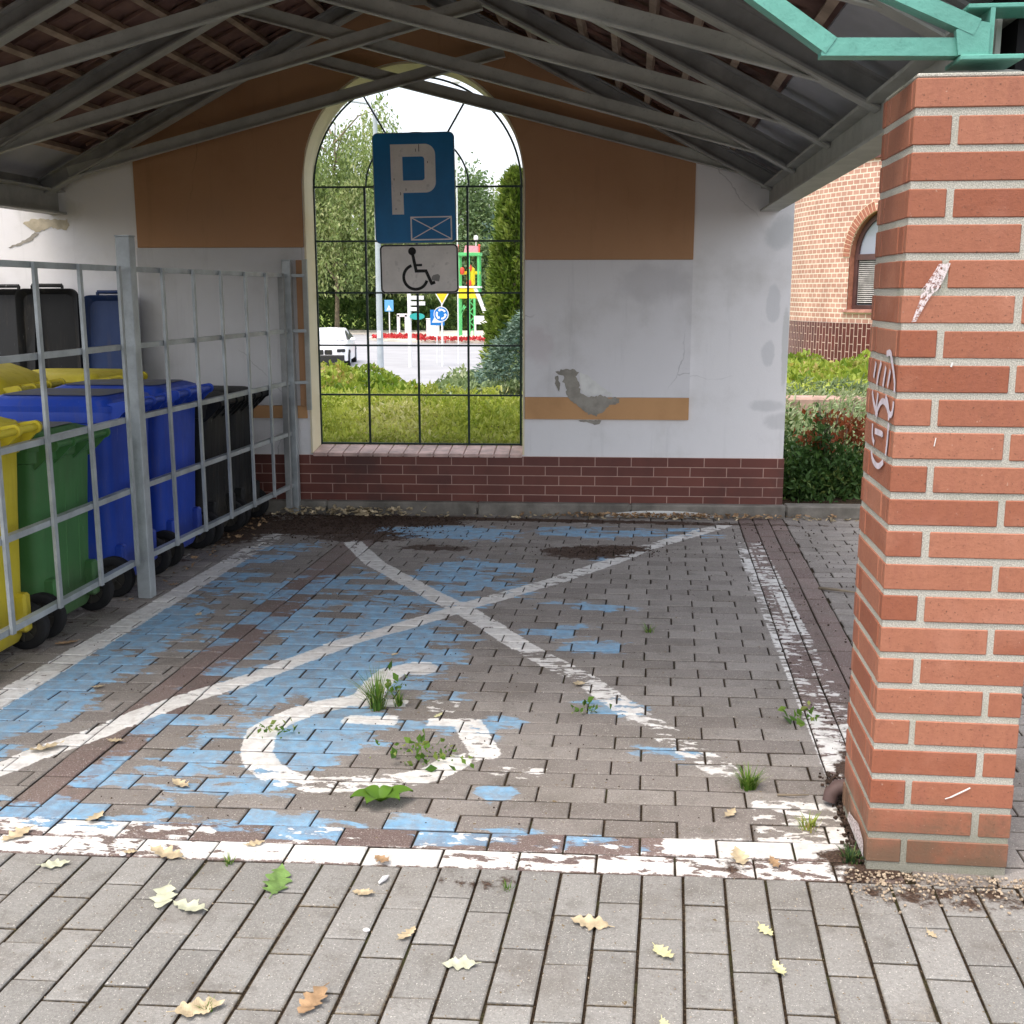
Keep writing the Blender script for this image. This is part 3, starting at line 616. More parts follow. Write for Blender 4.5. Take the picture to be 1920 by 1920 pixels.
def thick(pts, w, y=-.0035, d=.0015):
    """flat stroke of constant width"""
    P_ = [Vector(p) for p in pts]; A, B = [], []
    for i, p in enumerate(P_):
        if i == 0: d_ = (P_[1] - p).normalized(); n_ = Vector((-d_.y, d_.x)); s_ = 1
        elif i == len(P_) - 1: d_ = (p - P_[-2]).normalized(); n_ = Vector((-d_.y, d_.x)); s_ = 1
        else:
            da = (p - P_[i - 1]).normalized(); db = (P_[i + 1] - p).normalized(); n_ = Vector((-(da + db).y, (da + db).x)).normalized(); s_ = 1 / max(.4, n_.dot(Vector((-da.y, da.x))))
        A.append(tuple(p + n_ * w / 2 * s_)); B.append(tuple(p - n_ * w / 2 * s_))
    quadstrip(mb, A, B, y, d)
hc = q2(495, 1392); mb.prism([(hc[0] + 44 * kk * math.cos(a), hc[1] + 44 * kk * math.sin(a)) for a in [2 * math.pi * i / 24 for i in range(24)]], .0015, 'y', -.0035)
thick([q2(495, 1400), q2(535, 1608), q2(645, 1608), q2(705, 1745), q2(745, 1732)], 34 * kk)
thick([q2(515, 1545), q2(603, 1543)], 26 * kk, -.0038)
wc = q2(525, 1675); wr = 133 * kk
thick([(wc[0] + wr * math.cos(a), wc[1] + wr * math.sin(a)) for a in [R(108) + R(235) * i / 40 for i in range(41)]], 32 * kk, -.0032)
mb.build('wheelchair_symbol', 'sign_black', pl)
mb = MB(); c_ = q2(755, 1685); mb.prism([(c_[0] + a * kk, c_[1] + b * kk) for a, b in ((-45, -25), (35, -40), (48, 20), (25, 42), (-30, 30), (-48, 5))], .001, 'y', -.0045); mb.build('sticker_patch', 'sticker', pl)

# ------------------------------------------------------------------ canopy roof
roof = thing('canopy_roof', 'grey steel scissor truss canopy roof with brown tile underside', 'roof', (-1.44, 5, 2))
inv = Vector((-1.44, 5, 2)); 
def RP(mb, name, mat, parent=roof, **k_):
    sk = .0456 if parent is roof else 0.0      # the trusses run parallel to the gable wall
    mb.v = [(a - inv.x, b - inv.y + sk * (a - .76), c - inv.z) for a, b, c in mb.v]; return mb.build(name, mat, parent, **k_)
RX, EZ, SL = -1.44, 2.055, .52       # ridge x, rafter underside at x=.79
def raf(x): return EZ + SL * (.79 + 1.44 - abs(x - RX))
YT = [7.22, 6.2, 5.15, 4.15, 3.15]
for Y in YT:
    for s in (1, -1):
        xe = RX + s * 2.25
        mb = MB(); mb.ibar((xe, Y, raf(xe)), (RX + s * .02, Y, raf(RX + s * .02)), .075, .09, up=(0, 0, 1)); RP(mb, 'rafter', 'steel_web')
        mb = MB(); p0 = Vector((xe, Y, raf(xe) - .004)); p1 = Vector((RX + s * .02, Y, raf(RX + s * .02) - .004)); mb.rbar(p0, p1, .078, .007); RP(mb, 'rafter_flange', 'steel')
        # scissor tie: from the eave on side s up to the opposite rafter
        xa = RX + s * 2.09; xb = RX - s * .64; za = 2.130; zb = za + (.264 if Y < 7 else .252) * abs(xb - xa)
        yo = Y + .018 if s > 0 else Y - .018
        mb = MB(); w = .006; mb.bar((xa, yo, za), (xb, yo, zb), [(-.012, 0), (-.012, .075), (-.006, .075), (-.006, .006), (.022, .006), (.022, 0)] if s < 0 else [(-.022, 0), (-.022, .006), (.006, .006), (.006, .075), (.012, .075), (.012, 0)]); RP(mb, 'tie_beam', 'steel')
    mb = MB(); mb.prism([(RX - .18, raf(RX) - .10), (RX + .18, raf(RX) - .10), (RX + .14, raf(RX) + .03), (RX, raf(RX) + .1), (RX - .14, raf(RX) + .03)], .01, 'y', Y - .04); RP(mb, 'ridge_plate', 'steel')
for s, xc in ((1, .82), (-1, -3.70)):
    mb = MB(); y0, y1 = (2.86, 7.36) if s > 0 else (2.9, 7.38)
    mb.ibar((xc, y0, 1.925), (xc, y1, 1.925), .115, .15, .012, .006); RP(mb, 'eave_beam', 'steel')
for s in (1, -1):
    mb = MB(); xf = RX + s * 2.35; mb.box((xf, 5.05, 2.15), (.02, 4.7, .18)); RP(mb, 'light_stop_board', 'steel_web')  # closure boards added to stop light leaking in above the eave beams
# tile deck: stepped underside, battens along Y
for s in (1, -1):
    xin, xout = RX, RX + s * 2.42
    nst = 14; L = 2.42; 
    mb = MB()
    prof = []
    for i in range(nst * 2 + 1):
        a = L * i / (nst * 2); zz = raf(RX) + .15 - SL * a + (.018 if i % 2 else 0.0); prof.append((RX + s * a, zz))
    for i in range(len(prof) - 1):
        (xa, za), (xb, zb) = prof[i], prof[i + 1]
        if abs(xb - RX) > 2.08: continue
        mb.add([(xa, 2.72, za), (xb, 2.72, zb), (xb, 7.34, zb), (xa, 7.34, za)], [(0, 1, 2, 3)])
    RP(mb, 'tile_underside', 'rooftile')
    mb = MB(); a0, a1 = 2.06, 2.42
    z0, z1 = raf(RX) + .145 - SL * a0, raf(RX) + .145 - SL * a1
    mb.bar((RX + s * a0, 2.72, z0), (RX + s * a0, 7.34, z0), [(-0.0, 0), (0, .01)] + ([(.36, .01 - SL * .36), (.36, -SL * .36)] if s > 0 else [(-.36, .01 - SL * .36), (-.36, -SL * .36)])); RP(mb, 'soffit_sheet', 'soffit_sheet')
    for i in range(12):
        a = .12 + i * .172
        zz = raf(RX) + .122 - SL * a; mb = MB(); mb.rbar((RX + s * a, 2.74, zz), (RX + s * a, 7.32, zz), .032, .034, (SL * s, 0, 1)); RP(mb, 'batten', 'batten')
    for i in range(26):
        pass
    # outer roof covering so no light leaks through
    mb = MB(); zr = raf(RX) + .24; mb.add([(RX, 2.66, zr), (RX + s * 2.46, 2.66, zr - SL * 2.46), (RX + s * 2.46, 7.62, zr - SL * 2.46), (RX, 7.62, zr), (RX, 2.66, zr + .04), (RX + s * 2.46, 2.66, zr + .04 - SL * 2.46), (RX + s * 2.46, 7.62, zr + .04 - SL * 2.46), (RX, 7.62, zr + .04)], [(0, 1, 2, 3), (4, 7, 6, 5), (0, 4, 5, 1), (1, 5, 6, 2), (2, 6, 7, 3), (3, 7, 4, 0)]); RP(mb, 'roof_covering', 'rooftile')
# tile ribs running down the slope, seen from below
for s in (1, -1):
    mb = MB(); y = 2.8
    while y < 7.3:
        zt_ = raf(RX) + .142; mb.rbar((RX + s * .05, y, zt_ - SL * .05), (RX + s * 1.97, y, zt_ - SL * 1.97), .02, .016); y += .21
    RP(mb, 'tile_ribs', 'rooftile')
# gusset plates at the left
for (x_, y_, z_, w_, h_) in ((-3.2, 4.15, 2.42, .16, .09), (-3.05, 4.15, 2.50, .14, .09)):
    mb = MB(); mb.box((x_, y_ - .05, z_), (w_, .008, h_), Matrix.Rotation(R(-27), 3, 'Y'), .003); RP(mb, 'gusset_plate', 'steel')

# green truss at the mouth of the canopy
gt = thing('green_truss', 'turquoise green welded steel truss resting on the brick pillar', 'truss', (-1.44, 2.76, 1.93))
inv = Vector((-1.44, 2.76, 1.93)); GYc = 2.76
def gp(mb, name, mat='green_steel', **k_): return RP(mb, name, mat, gt, **k_)
for s in (1, -1):
    def X(x): return x if s > 0 else -2.88 - x
    mb = MB(); mb.rbar((X(.735), GYc - .01, 2.004), (X(-1.44), GYc - .01, 2.004 + .44 * 2.175), .05, .036); gp(mb, 'rafter')
    mb = MB(); mb.rbar((X(.425), GYc, 1.975), (X(-.30), GYc, 1.975 + .70 * .725), .05, .040); gp(mb, 'brace')
    mb = MB(); mb.rbar((X(.405), GYc + .003, 1.973), (X(.72), GYc + .003, 1.966), .052, .038); gp(mb, 'bottom_strut')
    mb = MB(); mb.box((X(.768), GYc + .03, 1.990), (.010, .11, .112)); gp(mb, 'web_plate')
    mb = MB(); mb.box((X(.768), GYc + .02, 1.940), (.135, .13, .011), ch=.002); gp(mb, 'base_plate')
    mb = MB(); mb.box((X(.80), GYc + .03, 2.050), (.17, .11, .010), ch=.002); gp(mb, 'top_plate')
    mb = MB(); mb.prism([(X(a), b) for a, b in ((.698, 1.947), (.762, 1.947), (.762, 2.012), (.735, 2.018), (.69, 2.0))], .02, 'y', GYc - .034); gp(mb, 'gusset')
sb = MB(); sb.box((1.13, 3.1, 2.09), (.50, .35, .36)); sbo = sb.build('dark_roof_box', 'black'); tag(sbo, 'black box added for the dark under the next roof, behind the green truss end', 'dark filler box')  # added black box, stands in for the shade under the neighbouring roof

# ------------------------------------------------------------------ brick pillar
pil = thing('brick_pillar', 'square orange brick pillar with pale mortar and graffiti on its side', 'pillar', (.611, 2.72, 0), R(.0))
PX0, PY0, PWX, PWY = 0.0, 0.0, .343, .335
mb = MB(); mb.box((PWX / 2, PWY / 2, .94), (PWX - .006, PWY - .006, 1.915)); mb.build('mortar_core', 'mortar', pil)
bv, bf, bt = [], [], []
def brick(x0, x1, y0, y1, z0, z1):
    b = MB(); jit = lambda: random.uniform(-.0012, .0012)
    b.box(((x0 + x1) / 2 + jit(), (y0 + y1) / 2 + jit(), (z0 + z1) / 2 + jit()), (x1 - x0, y1 - y0, z1 - z0), Matrix.Rotation(random.uniform(-.003, .003), 3, 'Z'), .0022)
    o = len(bv); bv.extend(b.v); 
    for f in b.f:
        if len(f) == 4: bf.append(tuple(i + o for i in f))
        else:
            bf.extend([(f[0] + o, f[i] + o, f[i + 1] + o, f[i + 2] + o) for i in (1, 3, 5)])
    bt.extend([random.random()] * len(b.v))
CP = .0789; z = .022
for c in range(24):
    z0, z1 = z + .0, z + .0625
    dpt = .03
    a = c % 2
    fr_ = [(0, .083), (.099, PWX)] if a == 0 else [(0, .25), (.266, PWX)]
    for (xa, xb) in fr_: brick(xa, xb, 0, dpt, z0, z1); brick(xa, xb, PWY - dpt, PWY, z0, z1)
    js = [.255] if a == 0 else [.075] if c % 4 == 1 else [.085, .26]
    ys_ = [dpt + .0005] + js + [PWY - dpt - .0005]
    for ya, yb in zip(ys_[:-1], ys_[1:]):
        brick(0, dpt, ya + .002, yb - .002, z0, z1); brick(PWX - dpt, PWX, ya + .002, yb - .002, z0, z1)
    z += CP
npmesh('brickwork', np.array(bv), np.array(bf), 'clinker', pil, attrs=dict(tone=('POINT', bt)))
mb = MB(); mb.box((PWX / 2, PWY / 2, 1.905), (PWX - .004, PWY - .004, .010), ch=.003); mb.build('mortar_cap', 'mortar', pil)
G = [[(2.949, 1.261), (2.966, 1.221)], [(2.887, 1.265), (2.913, 1.233), (2.924, 1.205)], [(2.832, 1.257), (2.853, 1.207)], [(2.833, 1.288), (2.79, 1.295), (2.772, 1.275), (2.748, 1.252), (2.728, 1.229), (2.726, 1.204)], [(2.781, 1.253), (2.802, 1.211)], [(2.97, 1.186), (2.948, 1.161), (2.893, 1.132)], [(2.9, 1.188), (2.909, 1.157), (2.911, 1.13)],
     [(2.912, 1.134), (2.86, 1.173), (2.808, 1.174), (2.758, 1.146), (2.73, 1.154), (2.726, 1.183)], [(2.813, 1.189), (2.772, 1.163), (2.763, 1.135)], [(2.941, 1.107), (2.937, 1.073), (2.909, 1.061)], [(2.909, 1.092), (2.82, 1.095), (2.818, 1.088)], [(2.761, 1.128), (2.763, 1.087), (2.772, 1.049)], [(2.934, 1.038), (2.915, 1.017), (2.847, 1.008), (2.792, 1.031)]]
M['spray'] = mk('spray', (.62, .56, .62), .7, .12, 30, bump=.1)
mb = MB()
for i, st in enumerate(G):
    P_ = [Vector((a - 2.72, b)) for a, b in st]
    # smooth the stroke
    for _ in range(2):
        Q = [P_[0]]
        for a, b in zip(P_[:-1], P_[1:]): Q += [a * .75 + b * .25, a * .25 + b * .75]
        P_ = Q + [P_[-1]]
    A, B = [], []
    for j, p in enumerate(P_):
        d_ = (P_[min(j + 1, len(P_) - 1)] - P_[max(j - 1, 0)]).normalized(); n_ = Vector((-d_.y, d_.x)) * .0075; A.append(p + n_); B.append(p - n_)
    vs = [(-.0030 - .0001 * i, a.x, a.y) for a in A] + [(-.0030 - .0001 * i, b.x, b.y) for b in B]; n_ = len(A)
    mb.add(vs, [(j, n_ + j, n_ + j + 1, j + 1) for j in range(n_ - 1)])
mb.build('graffiti', 'spray', pil)
def m_drip():
    t = NT('paint_splash'); n_ = t.ramp(t.noise(170, 5, .8), .42, .52)
    t.base((.70, .62, .62), .8, .2); t.put(t.b.inputs["Alpha"], n_); return t.m
M['splash'] = m_drip()
mb = MB(); pd = [(.708, 1.499), (.694, 1.46), (.684, 1.44), (.672, 1.43), (.66, 1.41), (.640, 1.368), (.63, 1.366), (.645, 1.414), (.648, 1.44), (.668, 1.47), (.682, 1.497)]
mb.add([(a - .607, -.0035, b) for a, b in pd], [tuple(range(len(pd)))]); mb.build('paint_splash', 'splash', pil)
for (xa, za, xb, zb, w) in ((.80, .205, .845, .232, .0035), (.725, 1.265, .728, 1.275, .004), (.70, 1.08, .703, 1.10, .002), (.787, .20, .80, .205, .002)):
    mb = MB(); mb.rbar((xa - .607, -.003, za), (xb - .607, -.003, zb), w, .001, (0, 1, 0)); mb.build('scratch', 'white_paint', pil)
mb = MB(); mb.add([(-.0034, y_, z_) for y_, z_ in ((.02, .02), (.03, .06), (.10, .075), (.16, .06), (.22, .05), (.24, .02))], [tuple(range(6))]); mb.build('paint_smear', 'splash', pil)

# ------------------------------------------------------------------ fence around the bins
fence = thing('bin_fence', 'galvanised grey bar fence in front of the wheeled bins', 'fence', (-2.28, 5, 0))
inv = Vector((-2.28, 5, 0))
def FP(mb, name, mat='galv', **k_): return RP(mb, name, mat, fence, **k_)
RZ = [1.538, 1.190, .860, .533, .190]
def FX(y): return -2.295 + .045 * max(0, y - 5.0)
for y, h, w in ((2.6, 1.68, .065), (5.03, 1.68, .065), (7.15, 1.63, .055)):
    mb = MB(); mb.box((FX(y), y, h / 2), (w, w, h), ch=.003); FP(mb, 'post')
    mb = MB(); mb.box((FX(y), y, h + .003), (w + .004, w + .004, .006)); FP(mb, 'post_cap')
for ya, yb in ((2.64, 4.94), (5.10, 7.12)):
    for z in RZ: mb = MB(); mb.rbar((FX(ya) - .012, ya, z), (FX(yb) - .012, yb, z), .03, .024); FP(mb, 'rail')
bars = [2.76, 3.12, 3.48, 3.84, 4.20, 4.56, 4.925, 5.36, 5.71, 6.06, 6.41, 6.74]
for y in bars: mb = MB(); mb.rbar((FX(y) + .012, y, .18), (FX(y) + .012, y, 1.548), .024, .013, (1, 0, 0)); FP(mb, 'bar')
mb = MB(); mb.box((FX(7.06) - .01, 7.06, .80), (.035, .03, 1.5)); FP(mb, 'end_bar', 'steel_web')
mb = MB(); mb.box((-2.095, 7.19, 1.16), (.03, .02, .96)); FP(mb, 'wall_strap', 'steel')
for z in RZ[:3]: mb = MB(); mb.rbar((-2.19, 7.15, z), (-2.10, 7.19, z), .024, .02); FP(mb, 'rail')

# ------------------------------------------------------------------ wheeled bins
def m_bin(name, c, c2=None, rough=.45, spec=.4):
    t = NT(name); f = t.noise(2.2, 5, .6); col = t.mix(t.ramp(f, .3, .7), tuple(x * .82 for x in c), c2 or tuple(x * 1.15 for x in c))
    grime = tuple(.5 * x + .5 * y for x, y in zip(c, (.16, .14, .11)))
    st = t.noise(1.0, 6, .7, vec=t.scale(t.obj(), (18, 18, 2.0))); col = t.mix(t.math('MULTIPLY', t.ramp(st, .50, .72), .45), col, grime)
    sc = t.noise(1.0, 5, .75, vec=t.scale(t.obj(), (60, 60, 9))); col = t.mix(t.math('MULTIPLY', t.ramp(sc, .64, .70), .35), col, tuple(min(1, x * .6 + .28) for x in c))
    x = t.xyz(); low = t.math('SUBTRACT', 1.0, t.ramp(t.math('ADD', x[2], t.math('MULTIPLY', t.math('SUBTRACT', t.noise(7, 5, .7), .5), .5)), .0, .35)); col = t.mix(t.math('MULTIPLY', low, .55), col, grime)
    t.bump(t.noise(110, 4, .6), .12, .003); return t.base(col, t.math('ADD', rough, t.math('MULTIPLY', t.ramp(st, .4, .7), .2)), spec)
M['bin_yellow'] = m_bin('bin_yellow', (.60, .48, .02), (.66, .55, .04)); M['bin_green'] = m_bin('bin_green', (.050, .165, .048)); M['bin_blue'] = m_bin('bin_blue', (.014, .06, .42))
M['bin_black'] = m_bin('bin_black', (.013, .014, .015), rough=.55, spec=.25); M['bin_navy'] = m_bin('bin_navy', (.018, .04, .12), spec=.25)
M['rubber'] = mk('rubber', (.012, .012, .013), .75, .3, 12, bump=.3)
M['dusty'] = mk('dusty', (.20, .19, .17), .95, .3, 7, c2=(.12, .13, .18))
M['rubbish'] = mk('rubbish', (.10, .075, .055), .95, .4, 12, bump=.6, bscale=30)
def rr3(hx, hy, r, z, cx=0, n_=5):
    out = []
    for sx, sy, a0 in ((1, 1, 0), (-1, 1, 90), (-1, -1, 180), (1, -1, 270)):
        for i in range(n_ + 1): a = R(a0 + 90 * i / n_); out.append((cx + sx * (hx - r) + r * math.cos(a), sy * (hy - r) + r * math.sin(a), z))
    return out
def wheeled_bin(label, loc, rz, w, d, H, mat, lid_mat=None, lid_open=0.0, fill=None, ribs=False, group='wheeled bins in the fenced yard', dust=True):
    t = thing('wheeled_bin', label, 'bin', loc, rz, group); lm = lid_mat or mat
    hb = H - .055
    def s(k_): return w / 2 * (.89 + .08 * k_), d / 2 * (.78 + .18 * k_)
    rings = []
    for z, k_, inset, r_ in ((.045, 0, .012, .05), (.07, .0, 0, .055), (.30, .28, 0, .055), (.62 * H, .6, 0, .05), (hb - .075, .93, 0, .045), (hb - .07, .95, -.012, .05), (hb - .012, 1.0, -.014, .05), (hb, 1.0, -.008, .05)):
        a, b = s(k_); cx = d / 2 * .96 - b - .03 * (1 - k_)
        rings.append([(x_, y_, z) for x_, y_, z in rr3(b - inset, a - inset, r_, z, cx)])
    # hollow: inner wall
    a, b = s(1.0)
    for z, k_ in ((hb, 1.0), (hb - .25, .8)):
        a, b = s(k_); rings.append(rr3(b - .02, a - .02, .04, z))
    mb = MB(); mb.loft(rings, cap=True); mb.build('body', mat, t, smooth=True)
    mb = MB()
    for yy in (-w * .22, 0, w * .22):   # vertical ribs on the wheel side
        mb.box((d / 2 * .92 - .02, yy, H * .46), (.03, .018, H * .55), Matrix.Rotation(R(2.0), 3, 'Y'), .004)
    for yy in (-w * .34, w * .34): mb.box((d / 2 * .80, yy, .17), (.12, .05, .16), ch=.01)
    mb.build('wheel_housing', mat, t)
    if fill:
        mb = MB(); mb.sphere((0, 0, hb - .03), .5 * w, 16, 8, (1.05 * d / w * .8, .82, .22)); mb.build('contents', fill, t, smooth=True)
    # lid hinged at +x
    lo = bpy.data.objects.new('lid_tmp', None); bpy.data.objects.remove(lo)
    Lh = MB(); a, b = w / 2, d / 2; hinge = Vector((b - .005, 0, hb + .012)); ro = Matrix.Rotation(lid_open, 3, 'Y')
    def T(p): p = Vector(p) - hinge; return ro @ p + hinge
    lr = [rr3(b + .012, a + .006, .05, hb - .022), rr3(b + .016, a + .010, .055, hb + .004), rr3(b + .004, a - .002, .05, hb + .012), rr3(b - .004, a - .012, .05, hb + .030), rr3(b - .04, a - .05, .05, hb + .046), rr3(b * .5, a * .5, .05, hb + .052)]
    under = [rr3(b + .006, a, .05, hb - .020), rr3(b - .02, a - .03, .05, hb + .02)]
    Lh.loft([[T(p) for p in r_] for r_ in under[::-1] + lr], True); lid = Lh.build('lid', lm, t, smooth=True)
    if dust and not lid_open:
        mb = MB(); mb.loft([rr3(b - .05, a - .06, .05, hb + .051), rr3(b * .5, a * .52, .05, hb + .0545)]); mb.build('dust_film', 'dusty', lid)
    # lid grip at the front
    mb = MB(); mb.tube([T((-b - .035, yy, hb + .01)) for yy in (-w * .25, w * .25)], .012, 8)
    for yy in (-w * .25, w * .25): mb.rbar(T((-b - .035, yy, hb + .01)), T((-b + .0, yy, hb + .01)), .012, .02)
    mb.build('lid_grip', lm, lid)
    # rear handle bar with curved brackets
    mb = MB(); mb.tube([(b + .062, -w * .47, hb + .004), (b + .062, w * .47, hb + .004)], .016, 10); hd = mb.build('handle', mat, t, smooth=True)
    for yy in (-w * .45, -w * .16, w * .16, w * .45):
        mb = MB(); prof = [(b - .02, hb + .016)] + [(b + .062 + .026 * math.cos(a_), hb + .004 + .026 * math.sin(a_)) for a_ in [R(90 - 18 * i) for i in range(11)]] + [(b + .03, hb - .055), (b - .02, hb - .10)]
        mb.prism(prof, .014, 'y', yy - .007); mb.build('handle_bracket', mat, t)
    # axle and wheels
    xw = b - .075
    mb = MB(); mb.tube([(xw, -w / 2 + .01, .1), (xw, w / 2 - .01, .1)], .011, 8); mb.build('axle', 'galv', t)
    for sy in (-1, 1):
        yc = sy * (w / 2 - .035); prof = [(.062, -.024), (.088, -.025), (.097, -.019), (.1, -.008), (.1, .008), (.097, .019), (.088, .025), (.062, .024)]
        mb = MB(); mb.loft([[(xw + .03 + r_ * math.cos(a_), yc + o_, .1 + r_ * math.sin(a_)) for a_ in [2 * math.pi * i / 28 for i in range(28)]] for r_, o_ in prof], False); wh = mb.build('wheel', 'rubber', t, smooth=True)
        mb = MB(); mb.cyl((xw + .03, yc, .1), (0, 1, 0), .063, .026, 24); mb.cyl((xw + .03, yc, .1), (0, 1, 0), .022, .056, 14)
        for i in range(8):
            a_ = 2 * math.pi * i / 8; mb.rbar((xw + .03 + .018 * math.cos(a_), yc, .1 + .018 * math.sin(a_)), (xw + .03 + .064 * math.cos(a_), yc, .1 + .064 * math.sin(a_)), .008, .042, (0, 1, 0))
        mb.build('rim', 'bin_black', wh)
    return t
FB = 'wheeled bins lined up behind the fence'
BX = lambda d: -2.40 - d / 2
wheeled_bin('yellow wheeled bin with closed lid, nearest behind the fence at the left edge', (BX(.56) - .0, 3.98, 0), 0, .52, .56, .965, 'bin_yellow', group=FB)
wheeled_bin('low dark green wheeled bin between the yellow and the nearer blue bin', (BX(.52), 4.565, 0), 0, .51, .52, .875, 'bin_green', group=FB)
wheeled_bin('bright blue wheeled bin beside the green one, by the tall fence post', (BX(.62), 5.23, 0), 0, .50, .62, .965, 'bin_blue', group=FB)
wheeled_bin('bright blue wheeled bin beside the first black one', (BX(.62), 5.84, 0), 0, .52, .62, .965, 'bin_blue', group=FB)
wheeled_bin('black wheeled bin standing right beside the blue bins', (BX(.52) + .02, 6.34, 0), 0, .44, .52, .865, 'bin_black', group=FB, dust=False)
wheeled_bin('black wheeled bin last in the row, nearest the brick plinth', (BX(.52) + .02, 6.80, 0), 0, .42, .52, .86, 'bin_black', group=FB, dust=False)
SB = 'wheeled bins in the second row near the wall'
wheeled_bin('yellow wheeled bin with flat closed lid, behind the blue bins', (-3.22, 6.22, 0), 0, .50, .56, 1.0, 'bin_yellow', group=SB, dust=False)
wheeled_bin('yellow wheeled bin with its lid propped open over dark blue bags', (-3.47, 5.60, 0), R(4), .56, .66, 1.0, 'bin_yellow', lid_open=R(19), fill='bin_navy', group=SB)
TB = 'bins with lids thrown open against the wall'
wheeled_bin('black wheeled bin with upright open lid at the left edge', (-4.10, 6.72, 0), R(85), .52, .54, .95, 'bin_black', lid_open=R(97), fill='rubbish', group=TB)
wheeled_bin('black wheeled bin with open lid beside the dark blue one', (-3.70, 6.74, 0), R(98), .38, .54, .95, 'bin_black', lid_open=R(92), fill='rubbish', group=TB)
wheeled_bin('dark blue wheeled bin with upright open lid against the wall', (-3.36, 6.80, 0), R(88), .36, .50, .95, 'bin_navy', lid_open=R(95), fill='rubbish', group=TB)

# ------------------------------------------------------------------ foliage helpers
def leaves(name, P, size, mat, parent=None, aspect=.5, N=None, jitter=1.0, tone=None, kind=None, spread=.5):
    n = len(P); P = np.asarray(P)
    d = RNG.normal(size=(n, 3)); 
    if N is not None: d = N + d * jitter
    d /= np.linalg.norm(d, axis=1)[:, None] + 1e-9
    r = RNG.normal(size=(n, 3)); s = np.cross(d, r); s /= np.linalg.norm(s, axis=1)[:, None] + 1e-9
    sz = size * (1 + spread * RNG.normal(size=n)).clip(.45, 1.9)
    L = d * sz[:, None]; Wd = s * (sz * aspect)[:, None] * .5; up = np.cross(s, d) * (sz * .12)[:, None]
    V = np.stack([P, P + L * .5 + Wd + up, P + L, P + L * .5 - Wd + up], 1).reshape(-1, 3); F = np.arange(4 * n).reshape(n, 4)
    tn = RNG.random(n) if tone is None else tone
    return npmesh(name, V, F, mat, parent, dict(tone=('FACE', np.clip(tn, 0, 1))), kind)
def clump_pts(n, c, rad, nclump=40, sig=.22, surf=.75, squash=1):
    u = RNG.normal(size=(nclump, 3)); u /= np.linalg.norm(u, axis=1)[:, None]; rr_ = RNG.random(nclump) ** (1 / 3.) * (1 - surf) + surf * (.55 + .45 * RNG.random(nclump))
    C_ = u * rr_[:, None]; i = RNG.integers(0, nclump, n); p = C_[i] + RNG.normal(size=(n, 3)) * sig
    tn = RNG.random(nclump)[i] * .5 + RNG.random(n) * .5
    return np.array(c) + p * np.array(rad), tn
def tree(name, label, cat, base, hgt, crown_c, crown_r, n, size, mat, trunk_r=.15, group=None, nclump=60, sig=.2, aspect=.55, parts=True):
    t = thing(name, label, cat, base, 0, group)
    P, tn = clump_pts(n, (crown_c[0], crown_c[1], crown_c[2]), crown_r, nclump, sig)
    leaves('crown', P, size, mat, t, aspect, tone=tn)
    mb = MB(); tp = [(0, 0, -.1), (.02 * hgt, 0, hgt * .3), (-.01 * hgt, .02, hgt * .55), (crown_c[0] * .6, crown_c[1] * .6, hgt * .85)]; mb.tube(tp, [trunk_r, trunk_r * .8, trunk_r * .55, trunk_r * .2], 8)
    for i in range(9):
        z = hgt * (.32 + .055 * i); a = i * 2.4; mb.tube([(0, 0, z), (crown_r[0] * .4 * math.cos(a), crown_r[1] * .4 * math.sin(a), z + hgt * .08), (crown_r[0] * .8 * math.cos(a), crown_r[1] * .8 * math.sin(a), z + hgt * .2)], [trunk_r * .4, trunk_r * .22, trunk_r * .06], 5)
    mb.build('trunk', 'bark', t, smooth=True); return t
def shrub_band(name, label, cat, x0, x1, y0, y1, zf, ground, n, size, mat, aspect=.6, lump=.12, lscale=2.6, N=(0, -.4, 1), tone_bias=None, edge=.35, group=None, mat_stem=True):
    """hedge volume below the bumpy top surface zf(x,y)"""
    x = RNG.uniform(x0, x1, n); y = RNG.uniform(y0, y1, n); P = np.zeros((n, 3)); tn = np.zeros(n)
    for i in range(n):
        h = zf(x[i], y[i]) + lump * (mnoise.noise((x[i] * lscale, y[i] * lscale, 3.1)) + .5 * mnoise.noise((x[i] * lscale * 3, y[i] * lscale * 3, 9.0)))
        g_ = ground(x[i], y[i]); dpt = RNG.random() ** 2.2 * min(edge, max(.05, h - g_)); P[i] = (x[i], y[i], h - dpt)
        tn[i] = .5 + .55 * mnoise.noise((x[i] * 1.7, y[i] * 1.7, 5.5)) + RNG.normal() * .2
    # front face leaves
    m = n // 3; xf = RNG.uniform(x0, x1, m); yf = y0 + np.abs(RNG.normal(size=m)) * .06; Q = np.zeros((m, 3)); tq = RNG.random(m)
    for i in range(m):
        h = zf(xf[i], yf[i]); g_ = ground(xf[i], yf[i]); Q[i] = (xf[i], yf[i] + .05 * mnoise.noise((xf[i] * 5, 0, RNG.random())), g_ + (h - g_) * RNG.random())
    P = np.vstack([P, Q]); tn = np.concatenate([tn, tq]); c = P[:, :].mean(0); c[2] = ground(c[0], c[1])
    t = thing(name, label, cat, tuple(c), 0, group)
    leaves('foliage', P - c, size, mat, t, aspect, np.tile(np.array(N, float), (len(P), 1)), .8, tn)
    mb = MB()
    for i in range(60):
        a, b = random.uniform(x0, x1), random.uniform(y0, y1); z_ = zf(a, b); g_ = ground(a, b); mb.tube([(a - c[0], b - c[1], g_ - c[2] - .02), (a + random.uniform(-.05, .05) - c[0], b - c[1], z_ - c[2] - .05)], [.006, .003], 5)
    mb.build('stems', 'bark', t); return t
TZ = terrain_z

